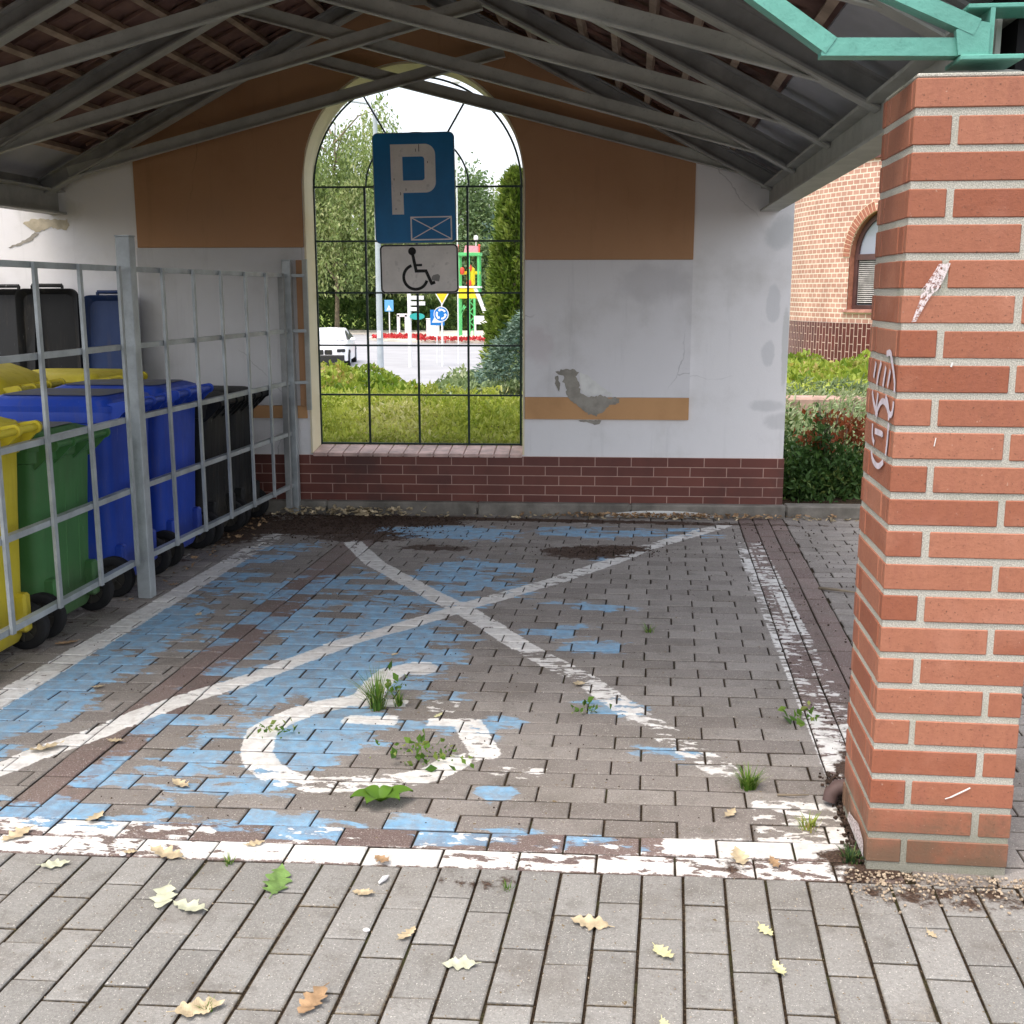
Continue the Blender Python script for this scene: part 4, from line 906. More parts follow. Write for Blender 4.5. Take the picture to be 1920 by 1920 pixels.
# shrubs right behind the wall and in the garden
shrub_band('garden_hedge', 'low yellow green hedge right behind the arched window', 'hedge', -3.4, -.1, 7.72, 8.75, lambda x, y: .42 + .22 * min(1, (y - 7.72) / .9), TZ, 24000, .036, 'lf_pale', lump=.11, lscale=5, edge=.35, aspect=.4)
shrub_band('leafy_shrub', 'variegated bushy shrub with pinkish tips at left behind the hedge', 'shrub', -3.9, -1.9, 9.3, 11.0, lambda x, y: .50 + .17 * math.exp(-((x + 2.75) / .45) ** 2) - .12 * max(0, x + 2.3) + .03 * (y - 9.3), TZ, 15000, .045, 'lf_mixed', lump=.12, lscale=3.2, edge=.4)
shrub_band('leafy_shrub', 'pale yellow green shrub in the middle behind the hedge', 'shrub', -2.1, -.8, 10.2, 13.0, lambda x, y: .40 + .22 * max(0, (x + 2.1)) * .9 + .02 * (y - 10), TZ, 11000, .045, 'lf_juniper', lump=.12, lscale=3.2, edge=.4)
shrub_band('garden_hedge', 'bright shrub belt between hedge and far bushes, seen through the grille', 'hedge', -3.6, -.2, 8.75, 9.35, lambda x, y: .60 - .05 * abs(x + 2), TZ, 9000, .036, 'lf_yellowgreen', lump=.08, lscale=4, edge=.3)
# grass blades on the sill
# blue spruce
def conifer(name, label, cat, base, h, r, n, size, mat, droop=.15, layers=9, pw=1.0, N_up=.35, group=None, core=True, ax=.35):
    t = thing(name, label, cat, base, 0, group)
    zz = RNG.random(n) ** 1.25; rad = r * (1 - zz) ** pw; ang = RNG.uniform(0, 2 * np.pi, n)
    lump = np.array([mnoise.noise((math.cos(a) * 2.2, math.sin(a) * 2.2, z * h / max(r, .3) * 1.6)) for a, z in zip(ang, zz)])
    q_ = (1 - .45 * RNG.random(n) ** 2) * (1 + .30 * lump)
    P = np.stack([np.cos(ang) * rad * q_, np.sin(ang) * rad * q_, zz * h + RNG.normal(size=n) * .02], 1)
    N_ = np.stack([np.cos(ang), np.sin(ang), np.full(n, N_up)], 1)
    leaves('foliage', P, size, mat, t, ax, N_, .55, .5 + lump * .8 + RNG.normal(size=n) * .18)
    mb = MB(); mb.tube([(0, 0, -.1), (0, 0, h * .5), (0, 0, h * .95)], [r * .12, r * .08, r * .02], 8)
    for i in range(14):
        z = h * (.08 + .055 * i); a = i * 2.4; k_ = r * (1 - z / h) * .8; mb.tube([(0, 0, z), (k_ * math.cos(a), k_ * math.sin(a), z + .05)], [r * .03, r * .008], 5)
    mb.build('trunk', 'bark', t, smooth=True); return t
conifer('blue_spruce', 'low blue grey spruce bush near the right edge of the window', 'shrub', (-.92, 11.1, .15), 1.15, .80, 16000, .055, 'lf_spruce', pw=.6, N_up=.1, ax=.22)
conifer('thuja', 'tall narrow dark green thuja column at the window right edge', 'tree', (-1.58, 15.3, -.05), 3.02, .42, 24000, .075, 'lf_thuja', pw=.42, N_up=.9, ax=.35)

# garden right of the wall
bt_ = thing('berberis', 'dark green shrub with reddish tips at the right end of the wall', 'shrub', (1.3, 7.85, .08))
Ps, Ts = [], []
for cx_, cy_, cz_, r1_, r2_, n_ in ((1.14, 7.82, .30, .20, .30, 2600), (1.38, 7.80, .24, .22, .24, 2400), (1.60, 7.82, .18, .20, .20, 1700), (1.22, 7.68, .14, .26, .12, 1500), (1.72, 7.9, .12, .18, .14, 900)):
    P, tn = clump_pts(n_, (cx_, cy_, cz_), (r1_, .2, r2_), 22, .25); Ps.append(P); Ts.append(tn)
P = np.vstack(Ps); tn = np.concatenate(Ts); k_ = P[:, 2] > .04; P = P[k_] - np.array([1.3, 7.85, .08]); tn = tn[k_]
leaves('foliage', P, .036, 'lf_shrub', bt_, .5, np.tile([0, -.5, .8], (len(P), 1)), .9, tn)
mb = MB()
for i in range(16): a = random.uniform(-.3, .4); mb.tube([(0, 0, -.05), (a * .5, 0, .1), (a, random.uniform(-.1, .1), .3)], [.008, .006, .002], 5)
mb.build('stems', 'bark', bt_)
P, tn = clump_pts(620, (1.36, 7.76, .50), (.26, .14, .15), 14, .18); tr_ = thing('red_leaf_sprig', 'reddish brown leaf sprigs standing out of the dark shrub', 'shrub', (1.3, 7.8, .1))
leaves('foliage', P - np.array([1.3, 7.8, .1]), .034, 'lf_red', tr_, .5, np.tile([0, -.3, 1.], (len(P), 1)), .7, tn)
mb = MB()
for i in range(14): a = random.uniform(-.16, .2); mb.tube([(0, 0, -.05), (a * .4, 0, .1), (a, random.uniform(-.1, .1), .5 + random.uniform(0, .15))], [.006, .005, .002], 5)
mb.build('stems', 'bark', tr_)
shrub_band('juniper', 'pale feathery juniper spreading over the garden beside the pillar', 'shrub', 1.15, 3.2, 8.4, 11.2, lambda x, y: .30 + .08 * (y - 8.4) + .08 * (x - 1.2), lambda x, y: .05, 14000, .055, 'lf_juniper', lump=.12, lscale=3, edge=.35, aspect=.25, N=(.8, -.3, .7))
shrub_band('garden_shrub', 'yellow orange tinted shrubs at the foot of the round brick tower', 'shrub', 1.4, 4.4, 12.6, 16.6, lambda x, y: .40 + .02 * (y - 12.6), lambda x, y: .1, 15000, .07, 'lf_mixed', lump=.20, lscale=1.6, edge=.45)
shrub_band('garden_shrub', 'light green shrub carpet between juniper and tower shrubs', 'shrub', 1.2, 3.9, 11.2, 12.6, lambda x, y: .42 + .0 * x, lambda x, y: .1, 9000, .055, 'lf_yellowgreen', lump=.12, lscale=2, edge=.4)
mb = MB(); mb.box((1.85, 10.35, .36), (.95, .25, .32), ch=.02); o = mb.build('garden_wall', mk('pinkstone', (.40, .27, .22), .9, .2, 6)); tag(o, 'low pinkish stone garden wall half hidden by shrubs', 'low wall')

# ------------------------------------------------------------------ round brick tower
tw = thing('brick_tower', 'round pale brick tower with dark brick base and pointed arch window', 'building', (6.96, 21.05, .0))
TR = 4.25; ZT = 3.44
def tcyl(name, mat, a0, a1, zlo, zhi, rad, step=.35, swap=False, hole=None):
    mb = MB(); n_ = int((a1 - a0) / step); vs, fs, uv = [], [], []
    for i in range(n_):
        A, B = R(a0 + (a1 - a0) * i / n_), R(a0 + (a1 - a0) * (i + 1) / n_)
        segs = [(zlo, zlo, zhi, zhi)]
        if hole:
            ua, ub = (A - hole['a']) * rad, (B - hole['a']) * rad; um = (ua + ub) / 2
            if abs(um) < hole['w']: segs = [(zlo, zlo, hole['s'], hole['s']), (hole['f'](ua), hole['f'](ub), zhi, zhi)]
        for a_, b_, c_, d_ in segs:
            o = len(vs); vs += [(rad * math.cos(A), rad * math.sin(A), a_), (rad * math.cos(B), rad * math.sin(B), b_), (rad * math.cos(B), rad * math.sin(B), d_), (rad * math.cos(A), rad * math.sin(A), c_)]; fs.append((o, o + 1, o + 2, o + 3))
            for an, zz in ((A, a_), (B, b_), (B, d_), (A, c_)): uv.append((zz, an * rad) if swap else (an * rad, zz))
    mb.add(vs, fs); ob = mb.build(name, mat, tw); ul = ob.data.uv_layers.new(name='UVMap')
    for k_, c_ in enumerate(uv): ul.data[k_].uv = c_
    ob.data.polygons.foreach_set("use_smooth", [True] * len(ob.data.polygons)); return ob
WA = R(-140.9); WW = .50; SPR = 1.98; APX = 2.66
def parch(u):
    u = min(abs(u), WW); # pointed arch: arcs struck from beyond the centre
    rr_ = ((APX - SPR) ** 2 + WW ** 2) / (2 * WW); cx = rr_ - WW
    return SPR + math.sqrt(max(0, rr_ * rr_ - (u + cx) ** 2))
tcyl('wall', 'tower_brick', -180, 0, .95, ZT, TR, hole=dict(a=WA, w=WW, s=1.15, f=parch))
tcyl('brick_base', 'tower_dado', -180, 0, -.3, .95, TR + .015, swap=True)
mb = MB(); mb.loft([[(rad * math.cos(R(a)), rad * math.sin(R(a)), z) for a in range(0, 360, 3)] for rad, z in ((TR + .04, ZT), (TR + .04, ZT + .06), (TR - .2, ZT + .07))]); mb.build('coping', mk('coping', (.16, .07, .06), .8), tw)
mb = MB(); mb.loft([[((TR - .35) * math.cos(R(a)), (TR - .35) * math.sin(R(a)), z) for a in range(0, 360, 3)] for z in (-.3, ZT)]); mb.build('core', 'sign_black', tw)
def cpt(u, z, rad): a = WA + u / TR; return (rad * math.cos(a), rad * math.sin(a), z)
outl = [(-WW, 1.15)] + [(-WW + 2 * WW * i / 40, parch(-WW + 2 * WW * i / 40)) for i in range(41)] + [(WW, 1.15)]
def inset(pts, t_): return [((u / WW) * (WW - t_), (z if z < 1.2 else SPR + (z - SPR) * (1 - t_ / (APX - SPR) * 1.15) if z > SPR else z) if z > 1.2 else z + t_) for u, z in pts]
mb = MB(); n_ = len(outl); mb.add([cpt(u, z, TR) for u, z in outl] + [cpt(u, z, TR - .14) for u, z in outl], [(i, i + 1, n_ + i + 1, n_ + i) for i in range(n_ - 1)] + [(n_ - 1, 0, n_, 2 * n_ - 1)]); mb.build('window_reveal', mk('reveal', (.36, .15, .10), .8, .2, 12), tw)
wf = MB(); a1 = inset(outl, .012); b1 = inset(outl, .085)
wf.add([cpt(u, z, TR - .09) for u, z in a1] + [cpt(u, z, TR - .09) for u, z in b1] + [cpt(u, z, TR - .13) for u, z in b1], [(i, i + 1, n_ + i + 1, n_ + i) for i in range(n_ - 1)] + [(n_ + i, n_ + i + 1, 2 * n_ + i + 1, 2 * n_ + i) for i in range(n_ - 1)] + [(n_ - 1, 0, n_, 2 * n_ - 1), (2 * n_ - 1, n_, 2 * n_, 3 * n_ - 1)])
for z0_, z1_ in ((1.93, 2.02),): 
    us = np.linspace(-WW + .06, WW - .06, 12)
    for ua, ub in zip(us[:-1], us[1:]): wf.add([cpt(ua, z0_, TR - .085), cpt(ub, z0_, TR - .085), cpt(ub, z1_, TR - .085), cpt(ua, z1_, TR - .085)], [(0, 1, 2, 3)])
M['wframe'] = mk('window_frame', (.085, .04, .038), .4, .2, 6, spec=.4)
win = wf.build('window', 'wframe', tw)
mb = MB(); mb.add([cpt(u, z, TR - .125) for u, z in inset(outl, .08)], [tuple(range(n_))]); t = NT('glass_sky'); t.base((.30, .32, .40), .12, .8); M['glass_sky'] = t.m; mb.build('pane', 'glass_sky', win)
mb = MB()
for i in range(22):
    z_ = 1.27 + i * .03
    us = np.linspace(-WW + .09, WW - .09, 8)
    for ua, ub in zip(us[:-1], us[1:]): mb.add([cpt(ua, z_, TR - .118), cpt(ub, z_, TR - .118), cpt(ub, z_ + .014, TR - .123), cpt(ua, z_ + .014, TR - .123)], [(0, 1, 2, 3)])
mb.build('blind', mk('blind', (.42, .40, .38), .6), win)
mb = MB(); mb.add([cpt(-WW + .09, 1.24, TR - .124), cpt(WW - .09, 1.24, TR - .124), cpt(WW - .09, 1.93, TR - .124), cpt(-WW + .09, 1.93, TR - .124)], [(0, 1, 2, 3)]); mb.build('dark_pane', 'sign_black', win)
for z0_, z1_, nm in ((1.12, 1.15, 'window_sill'),):
    mb = MB(); us = np.linspace(-WW - .08, WW + .08, 10)
    for ua, ub in zip(us[:-1], us[1:]): mb.add([cpt(ua, z0_, TR + .06), cpt(ub, z0_, TR + .06), cpt(ub, z1_, TR + .05), cpt(ua, z1_, TR + .05), cpt(ua, z1_ + .02, TR - .1), cpt(ub, z1_ + .02, TR - .1), cpt(ua, z0_, TR), cpt(ub, z0_, TR)], [(0, 1, 2, 3), (3, 2, 5, 4), (6, 7, 1, 0)])
    mb.build(nm, mk('sillclay', (.33, .16, .12), .7), tw)
# radiating voussoirs
vb, vm = MB(), MB(); n2 = 15
for sgn in (1, -1):
    for i in range(n2):
        f0 = i / n2; u0 = WW * (1 - f0) * sgn
        rr_ = ((APX - SPR) ** 2 + WW ** 2) / (2 * WW); cx = rr_ - WW; amax = math.acos(cx / rr_)
        for (e0, e1, tgt, ex) in ((.08, .92, vb, .012), (0, 1.0, vm, .008)):
            t0, t1 = amax * (i + e0) / n2, amax * (i + e1) / n2; ri, ro_ = rr_, rr_ + (.15 if tgt is vb else .16)
            pp = [(sgn * (r_ * math.cos(t_) - cx), SPR + r_ * math.sin(t_)) for r_, t_ in ((ri, t0), (ro_, t0), (ro_, t1), (ri, t1))]
            tgt.add([cpt(u, z, TR + ex) for u, z in pp] + [cpt(u, z, TR - .02) for u, z in pp], [(0, 1, 2, 3), (0, 4, 5, 1), (1, 5, 6, 2), (2, 6, 7, 3), (3, 7, 4, 0)])
vb.build('arch_bricks', mk('archbrick', (.38, .15, .10), .8, .2, 20), tw); vm.build('arch_mortar', mk('archmortar', (.80, .64, .46), .9, .1), tw)

# ------------------------------------------------------------------ far trees and hedge
wt = thing('weeping_tree', 'large weeping tree with hanging pale green strands beyond the road at left', 'tree', (-22.2, 84.2, -1.5))
NS = 2300; sp, stn = [], []
for i in range(NS):
    a = random.uniform(0, 2 * math.pi); q_ = random.random() ** .55; zt = 20.5 * (1 - .62 * q_ ** 1.7) * random.uniform(.55, 1.0)
    x_, y_ = .9 + 7.0 * q_ * math.cos(a), 6.6 * q_ * math.sin(a); ln = random.uniform(1.2, 4.2) * (1.0 if zt < 13 else .5)
    tone = .5 + .6 * mnoise.noise((x_ * .35, y_ * .35, zt * .3)) 
    if mnoise.noise((x_ * .25 + 5, y_ * .25, zt * .22)) < -.22 and zt > 8: continue
    m = int(ln * (17 if zt < 12 else 11)); zz = zt - np.linspace(0, ln, m); keep = zz > 2.6
    sp.append(np.stack([x_ + RNG.normal(size=m) * .22, y_ + RNG.normal(size=m) * .22, zz], 1)[keep]); stn.append((tone + RNG.normal(size=m) * .25)[keep])
P = np.vstack(sp); leaves('crown', P, .26, 'lf_willow', wt, .42, np.tile([0, 0, -1.], (len(P), 1)), .6, np.concatenate(stn))
mb = MB(); mb.tube([(0, 0, -.1), (.1, 0, 3), (0, .1, 8), (.3, 0, 15)], [.2, .15, .12, .04], 8)
for i in range(16):
    z = 3 + i * .8; a = i * 2.4; mb.tube([(0, 0, z), (2.2 * math.cos(a), 2.2 * math.sin(a), z + 2), (4.6 * math.cos(a), 4.6 * math.sin(a), z + 2.6)], [.09, .05, .015], 5)
mb.build('trunk', 'bark', wt, smooth=True)
FT = 'broadleaf trees beyond the road'
tree('broadleaf_tree', 'dark green tree with low crown behind the weeping tree', 'tree', (-24.5, 92, -1.5), 7, (0, 0, 4.2), (5.5, 3.5, 2.6), 15000, .30, 'lf_tree', .2, FT, 60)
tree('broadleaf_tree', 'dark tree behind the blue information sign and lamp post', 'tree', (-17.6, 91, -1.5), 7, (0, 0, 4.0), (3.6, 3, 2.6), 11000, .30, 'lf_tree', .18, FT, 50)
tree('broadleaf_tree', 'bluish green tree beside the blue sign, left of the striped tower', 'tree', (-14.9, 101, -1.5), 13, (0, 0, 7.2), (2.8, 3, 5.6), 16000, .30, 'lf_tree', .2, FT, 70)
tree('broadleaf_tree', 'tall light green tree directly behind the striped tower', 'tree', (-12.0, 104, -1.5), 12, (0, 0, 6.4), (2.6, 3, 5.2), 14000, .30, 'lf_willow', .2, FT, 60)
tree('broadleaf_tree', 'dark grey green tree between striped tower and thuja', 'tree', (-9.6, 96, -1.5), 9, (0, 0, 5.6), (2.3, 2.6, 4.2), 12000, .30, 'lf_spruce', .2, FT, 50)
tree('broadleaf_tree', 'dark tree mass low behind the right end of the long hedge', 'tree', (-12.8, 93, -1.5), 8, (0, 0, 4.2), (4.0, 2.6, 2.6), 12000, .28, 'lf_tree', .2, FT, 50)
shrub_band('clipped_hedge', 'long clipped green hedge beyond the road', 'hedge', -34, -3, 87.5, 90, lambda x, y: .62, lambda x, y: -1.5, 22000, .30, 'lf_hedge', lump=.15, lscale=1.0, edge=.8)
shrub_band('hedge_bushes', 'lighter yellow green bushes growing above the clipped hedge', 'hedge', -22, -4, 90, 92, lambda x, y: 1.3 + .5 * math.sin(x * .7), lambda x, y: -1.5, 11000, .30, 'lf_yellowgreen', lump=.4, lscale=.5, edge=1.4)

# ------------------------------------------------------------------ street furniture and vehicles beyond
M['wht'] = mk('white_enamel', (.72, .72, .72), .4, .05, 3, bump=0)
M['pole_grey'] = mk('pole_grey', (.38, .42, .46), .5, .1, 2, bump=0)
M['sblue'] = mk('roadsign_blue', (.01, .17, .52), .4, .05, 3, bump=0)
M['syel'] = mk('roadsign_yellow', (.80, .50, .02), .4, .05, 3, bump=0)
M['teal'] = mk('teal', (.03, .35, .33), .4, .05, 3, bump=0)
M['tgreen'] = mk('tower_green', (.10, .48, .16), .5, .1, 3, bump=0)
M['tyel'] = mk('tower_yellow', (.80, .62, .02), .5, .1, 3, bump=0)
M['tred'] = mk('tower_red', (.70, .08, .05), .5, .1, 3, bump=0)
lp = thing('lamp_post', 'grey tapered lamp post at the roadside left of the signs', 'lamp post', (-8.45, 37.6, -1.4))
mb = MB(); mb.tube([(0, 0, 0), (0, 0, .3), (-.01, 0, 8.5)], [.12, .11, .07], 12); mb.build('pole', 'pole_grey', lp, smooth=True)
mb = MB(); mb.tube([(-.01, 0, 8.45), (-.2, 0, 8.8), (-1.2, 0, 8.95)], .04, 8); mb.build('arm', 'pole_grey', lp, smooth=True)
mb = MB(); mb.sphere((-1.5, 0, 8.93), .3, 12, 8, (1.3, .5, .25)); mb.build('lamp_head', 'pole_grey', lp, smooth=True)
mb = MB(); mb.box((-.0, -.12, 1.45), (.12, .02, .25)); mb.build('notice', 'wht', lp)
lp = thing('lamp_post', 'thin pale lamp post rising against the white sky at right', 'lamp post', (-7.3, 46.4, -1.5))
mb = MB(); mb.tube([(.14, 0, 0), (.14, 0, 11)], [.028, .02], 8); mb.build('pole', 'wht', lp)
mb = MB(); mb.sphere((.14, 0, 11.05), .2, 10, 6, (1, 1, .4)); mb.build('lamp_head', 'wht', lp)
dp = thing('direction_sign', 'white pole with white direction boards and a teal oval board', 'sign', (-8.82, 44.6, -1.5))
mb = MB(); mb.tube([(0, 0, 0), (0, 0, 3.3)], .075, 10); mb.build('pole', 'wht', dp)
for z, l in ((2.72, .55), (2.5, .6), (2.28, .35)): mb = MB(); mb.box((.05 + l / 2, -.08, z), (l, .03, .15), ch=.01); mb.build('board', 'wht', dp)
mb = MB(); mb.prism([(.32 + .30 * math.cos(a), 2.0 + .13 * math.sin(a)) for a in [2 * math.pi * i / 24 for i in range(24)]], .03, 'y', -.1); mb.build('oval_board', 'teal', dp)
ra = thing('roundabout_sign', 'round blue roundabout sign below a yellow give way triangle on a thin pole', 'sign', (-7.6, 45.0, -1.5))
mb = MB(); mb.tube([(0, 0.03, 0), (0, 0.03, 3.3)], .03, 8); mb.build('pole', 'wht', ra)
mb = MB(); mb.cyl((-.02, 0, 2.08), (0, 1, 0), .30, .03, 32); dsc = mb.build('disc', 'sblue', ra)
mb = MB()
for s_ in range(3):
    a0 = 30 + s_ * 120; pr_ = [R(a0 + 78 * i / 8) for i in range(9)]
    o_ = [(-.02 + .215 * math.cos(a), 2.08 + .215 * math.sin(a)) for a in pr_]; i_ = [(-.02 + .14 * math.cos(a), 2.08 + .14 * math.sin(a)) for a in pr_]; quadstrip(mb, o_, i_, -.02, .003)
    a = pr_[-1]; mb.prism([(-.02 + r_ * math.cos(a + da), 2.08 + r_ * math.sin(a + da)) for r_, da in ((.25, 0), (.177, .42), (.10, 0))], .003, 'y', -.02)
frame_poly(mb, [(-.02 + .30 * math.cos(2 * math.pi * i / 32), 2.08 + .30 * math.sin(2 * math.pi * i / 32)) for i in range(32)], [(-.02 + .272 * math.cos(2 * math.pi * i / 32), 2.08 + .272 * math.sin(2 * math.pi * i / 32)) for i in range(32)], -.019, .003)
mb.build('arrow_marks', 'wht', dsc)
mb = MB(); mb.prism([(-.38, 3.10), (.02, 2.42), (.42, 3.10)], .03, 'y', -.01); mb.build('give_way_triangle', 'wht', ra)
mb = MB(); mb.prism([(-.30, 3.05), (.02, 2.50), (.34, 3.05)], .004, 'y', -.015); mb.build('yellow_field', 'syel', ra)
ws = thing('crossing_sign', 'blue square sign with white triangle partly behind the round blue sign', 'sign', (-7.98, 46, -1.5))
mb = MB(); mb.box((.03, 0, 1.92), (.58, .03, .62), ch=.01); mb.build('board', 'sblue', ws)
mb = MB(); mb.prism([(-.20, 1.72), (.27, 1.72), (.035, 2.16)], .004, 'y', -.021); mb.build('white_triangle', 'wht', ws)
for x_ in (0.0, .24): mb = MB(); mb.tube([(x_, .03, 0), (x_, .03, 2.2)], .025, 8); mb.build('pole', 'wht', ws)
bs = thing('blue_sign', 'small pale blue rectangular sign on a thin pole by the far hedge', 'sign', (-16.2, 75, -1.5))
mb = MB(); mb.tube([(0, .05, 0), (0, .05, 2.3)], .04, 8); mb.build('pole', 'wht', bs)
mb = MB(); mb.box((0, 0, 2.05), (.6, .04, .75), ch=.02); mb.build('board', mk('paleblue', (.12, .35, .65), .4, .05, 3, bump=0), bs)
mb = MB(); mb.prism([(-.18, 1.75), (.18, 1.75), (0, 2.1)], .004, 'y', -.026); mb.build('white_symbol', 'wht', bs)
mb = MB(); mb.box((-12.36, 69.9, -.85), (.75, .5, 1.3), ch=.04); mb.box((-12.36, 69.9, -.18), (.8, .55, .06), ch=.02); tag(mb.build('utility_cabinet', 'wht'), 'white cabinet standing on the roundabout below the blue signs', 'cabinet')
hn = thing('white_arch_frame', 'narrow white frame of two uprights by the red flower bed', 'frame', (-14.6, 71.5, -1.45))
for x_ in (-.25, .25): mb = MB(); mb.box((x_, 0, .75), (.18, .18, 1.5), ch=.02); mb.build('upright', 'wht', hn)
mb = MB(); mb.box((0, 0, 1.45), (.66, .18, .2), ch=.02); mb.build('crosspiece', 'wht', hn)
wb = thing('white_table_frame', 'white frame on four legs at the foot of the striped tower', 'frame', (-9.35, 70.0, -1.4))
mb = MB(); mb.box((0, 0, 1.15), (.85, .3, .5), ch=.02); mb.build('panel', 'wht', wb)
for x_ in (-.38, .38): mb = MB(); mb.box((x_, 0, .45), (.1, .1, .9)); mb.build('leg', 'wht', wb)
# striped tower
st = thing('coloured_tower', 'green and yellow steel tower with red parts on the roundabout', 'tower', (-10.4, 72.3, -1.35))
for x_ in (-.62, .02, .36, .62):
    for y_ in ((-.4,) if x_ in (.02, .36) else (-.4, .4)):
        zt_ = 5.15 if x_ != .36 else 2.6
        mb = MB(); mb.rbar((x_ if x_ < .6 else (.62), y_, 0 if x_ < .6 else 2.7), (x_, y_, zt_), .13, .13, (1, 0, 0)); mb.build('leg', 'tgreen', st)
for i in range(7): mb = MB(); mb.rbar((.05, -.42, .3 + i * .32), (.36, -.42, .3 + (i + 1) * .32) if i % 2 == 0 else (.36, -.42, .3 + i * .32), .05, .05, (1, 0, 0)) if i % 2 == 0 else mb.rbar((.36, -.42, .3 + i * .32), (.05, -.42, .3 + (i + 1) * .32), .05, .05, (1, 0, 0)); mb.build('lattice', 'tgreen', st)
for x0_, z0_, x1_, z1_ in ((-.6, 1.0, -.3, 2.0), (-.6, 1.4, -.2, 1.9)): mb = MB(); mb.rbar((x0_, -.4, z0_), (x1_, -.4, z1_), .08, .08, (1, 0, 0)); mb.build('strut', 'tgreen', st)
mb = MB(); mb.box((-.13, 0, 2.72), (1.15, .95, .65), ch=.03); mb.build('yellow_box', 'tyel', st)
mb = MB(); mb.box((-.0, 0, 3.10), (1.45, 1.1, .12), ch=.02); mb.build('deck', 'wht', st)
mb = MB(); mb.box((.1, -.1, 3.75), (.5, .5, 1.2), ch=.12); mb.build('yellow_column', 'tyel', st)
mb = MB(); mb.tube([(-.7, -.1, 3.98), (.68, -.1, 3.98)], .10, 10); mb.build('yellow_arm', 'tyel', st)
for c_ in ((-.42, -.35, 4.1), (.05, -.35, 4.28), (.02, -.4, 3.35)): mb = MB(); mb.sphere(c_, .18, 10, 8, (.9, .7, 1.3)); mb.build('red_part', 'tred', st, smooth=True)
mb = MB(); mb.box((0, 0, 5.12), (1.5, 1.1, .2), ch=.02); mb.build('green_crown', 'tgreen', st)
mb = MB(); mb.prism([(-.3, 5.22), (.62, 5.22), (.55, 5.62), (-.2, 5.66)], .8, 'y', -.4); mb.build('pink_cap', mk('pink', (.72, .30, .34), .6, .1), st)
for x_ in (-.68, .68): mb = MB(); mb.tube([(x_, -.4, 5.2), (x_, -.4, 5.6)], .05, 8); mb.sphere((x_, -.4, 5.65), .08, 8, 6); mb.build('finial', 'tred', st)
mb = MB(); mb.tube([(.45, -.2, 5.4), (.45, -.2, 6.0)], .03, 6); mb.sphere((.45, -.2, 6.1), .15, 10, 8, (1, 1, 1.3)); mb.build('mast_lamp', 'wht', st)
mb = MB(); mb.rbar((.42, -.4, 3.05), (1.62, -.4, .0), .22, .16, (0, 1, 0)); mb.build('slanting_prop', 'wht', st)
# flower beds
for nm, x0_, x1_, y0_, y1_, lab in (('flower_bed', -15.9, -12.9, 68.2, 71.0, 'red flower bed on the roundabout left of the direction pole'), ('flower_bed', -12.6, -7.4, 65.4, 66.9, 'red flower strip along the roundabout edge below the signs')):
    nn = 1100; x_ = RNG.uniform(x0_, x1_, nn); y_ = RNG.uniform(y0_, y1_, nn); P = np.stack([x_, y_, -1.32 + RNG.random(nn) * .08], 1); c = P.mean(0)
    o = leaves(nm, P - c, .13, 'petal', None, .9, np.tile([0, -.3, 1.], (nn, 1)), .6); o.location = c; tag(o, lab, 'flower bed')
# car
car = thing('parked_car', 'white car facing the camera on the road at the window left edge', 'car', (-12.15, 44.0, -1.49), R(9))
M['carwhite'] = mk('car_white', (.78, .78, .80), .25, .03, 2, spec=.6, bump=0); M['cardark'] = mk('car_dark', (.012, .013, .018), .25, .1, 3, spec=.6, bump=0)
def sect(y, hw, z0, z1, top_in=.12): return [(-hw, y, z0), (-hw * 1.0, y, z0 + (z1 - z0) * .55), (-hw * (1 - top_in), y, z1), (0, y, z1 + .02), (hw * (1 - top_in), y, z1), (hw, y, z0 + (z1 - z0) * .55), (hw, y, z0)]
mb = MB(); mb.loft([sect(-.02, .74, .32, .66), sect(.12, .86, .24, .78), sect(.9, .92, .24, .96), sect(1.35, .93, .24, 1.0), sect(3.4, .93, .24, 1.02), sect(4.3, .88, .3, .98), sect(4.5, .78, .4, .85)]); mb.build('body', 'carwhite', car, smooth=True)
mb = MB(); mb.loft([[(-a, y, z0), (-b, y, z1), (0, y, z1 + .025), (b, y, z1), (a, y, z0)] for y, a, b, z0, z1 in ((1.15, .80, .78, .96, .99), (1.95, .84, .62, .98, 1.40), (2.6, .85, .63, 1.0, 1.47), (3.5, .83, .60, 1.0, 1.38), (4.15, .76, .70, .98, 1.02))]); mb.build('cabin', 'carwhite', car, smooth=True)
mb = MB(); mb.add([(-.74, 1.14, 1.03), (.74, 1.14, 1.03), (.58, 1.90, 1.385), (-.58, 1.90, 1.385)], [(0, 1, 2, 3)]); t = NT('windscreen'); t.base((.55, .58, .62), .1, .9); M['wscr'] = t.m; mb.build('windscreen', 'wscr', car)  # pale base colour of the windscreen stands in for reflected sky
for s_ in (-1, 1):
    mb = MB(); mb.add([(s_ * .845, 1.4, 1.03), (s_ * .66, 1.98, 1.37), (s_ * .66, 3.3, 1.38), (s_ * .84, 3.9, 1.04)], [(0, 1, 2, 3)]); mb.build('side_window', 'cardark', car)
    mb = MB(); mb.box((s_ * .66, .03, .66), (.34, .14, .13), Matrix.Rotation(R(s_ * 18), 3, 'Z'), .03); mb.build('headlight', 'cardark', car)
    mb = MB(); mb.box((s_ * 1.02, 1.45, 1.05), (.2, .12, .14), ch=.04); mb.build('mirror', 'carwhite', car)
    for yy in (.85, 3.65):
        mb = MB(); mb.cyl((s_ * .84, yy, .33), (1, 0, 0), .33, .22, 24); wh = mb.build('wheel', 'rubber', car); mb = MB(); mb.cyl((s_ * .90, yy, .33), (1, 0, 0), .21, .13, 16); mb.build('rim', 'pole_grey', wh)
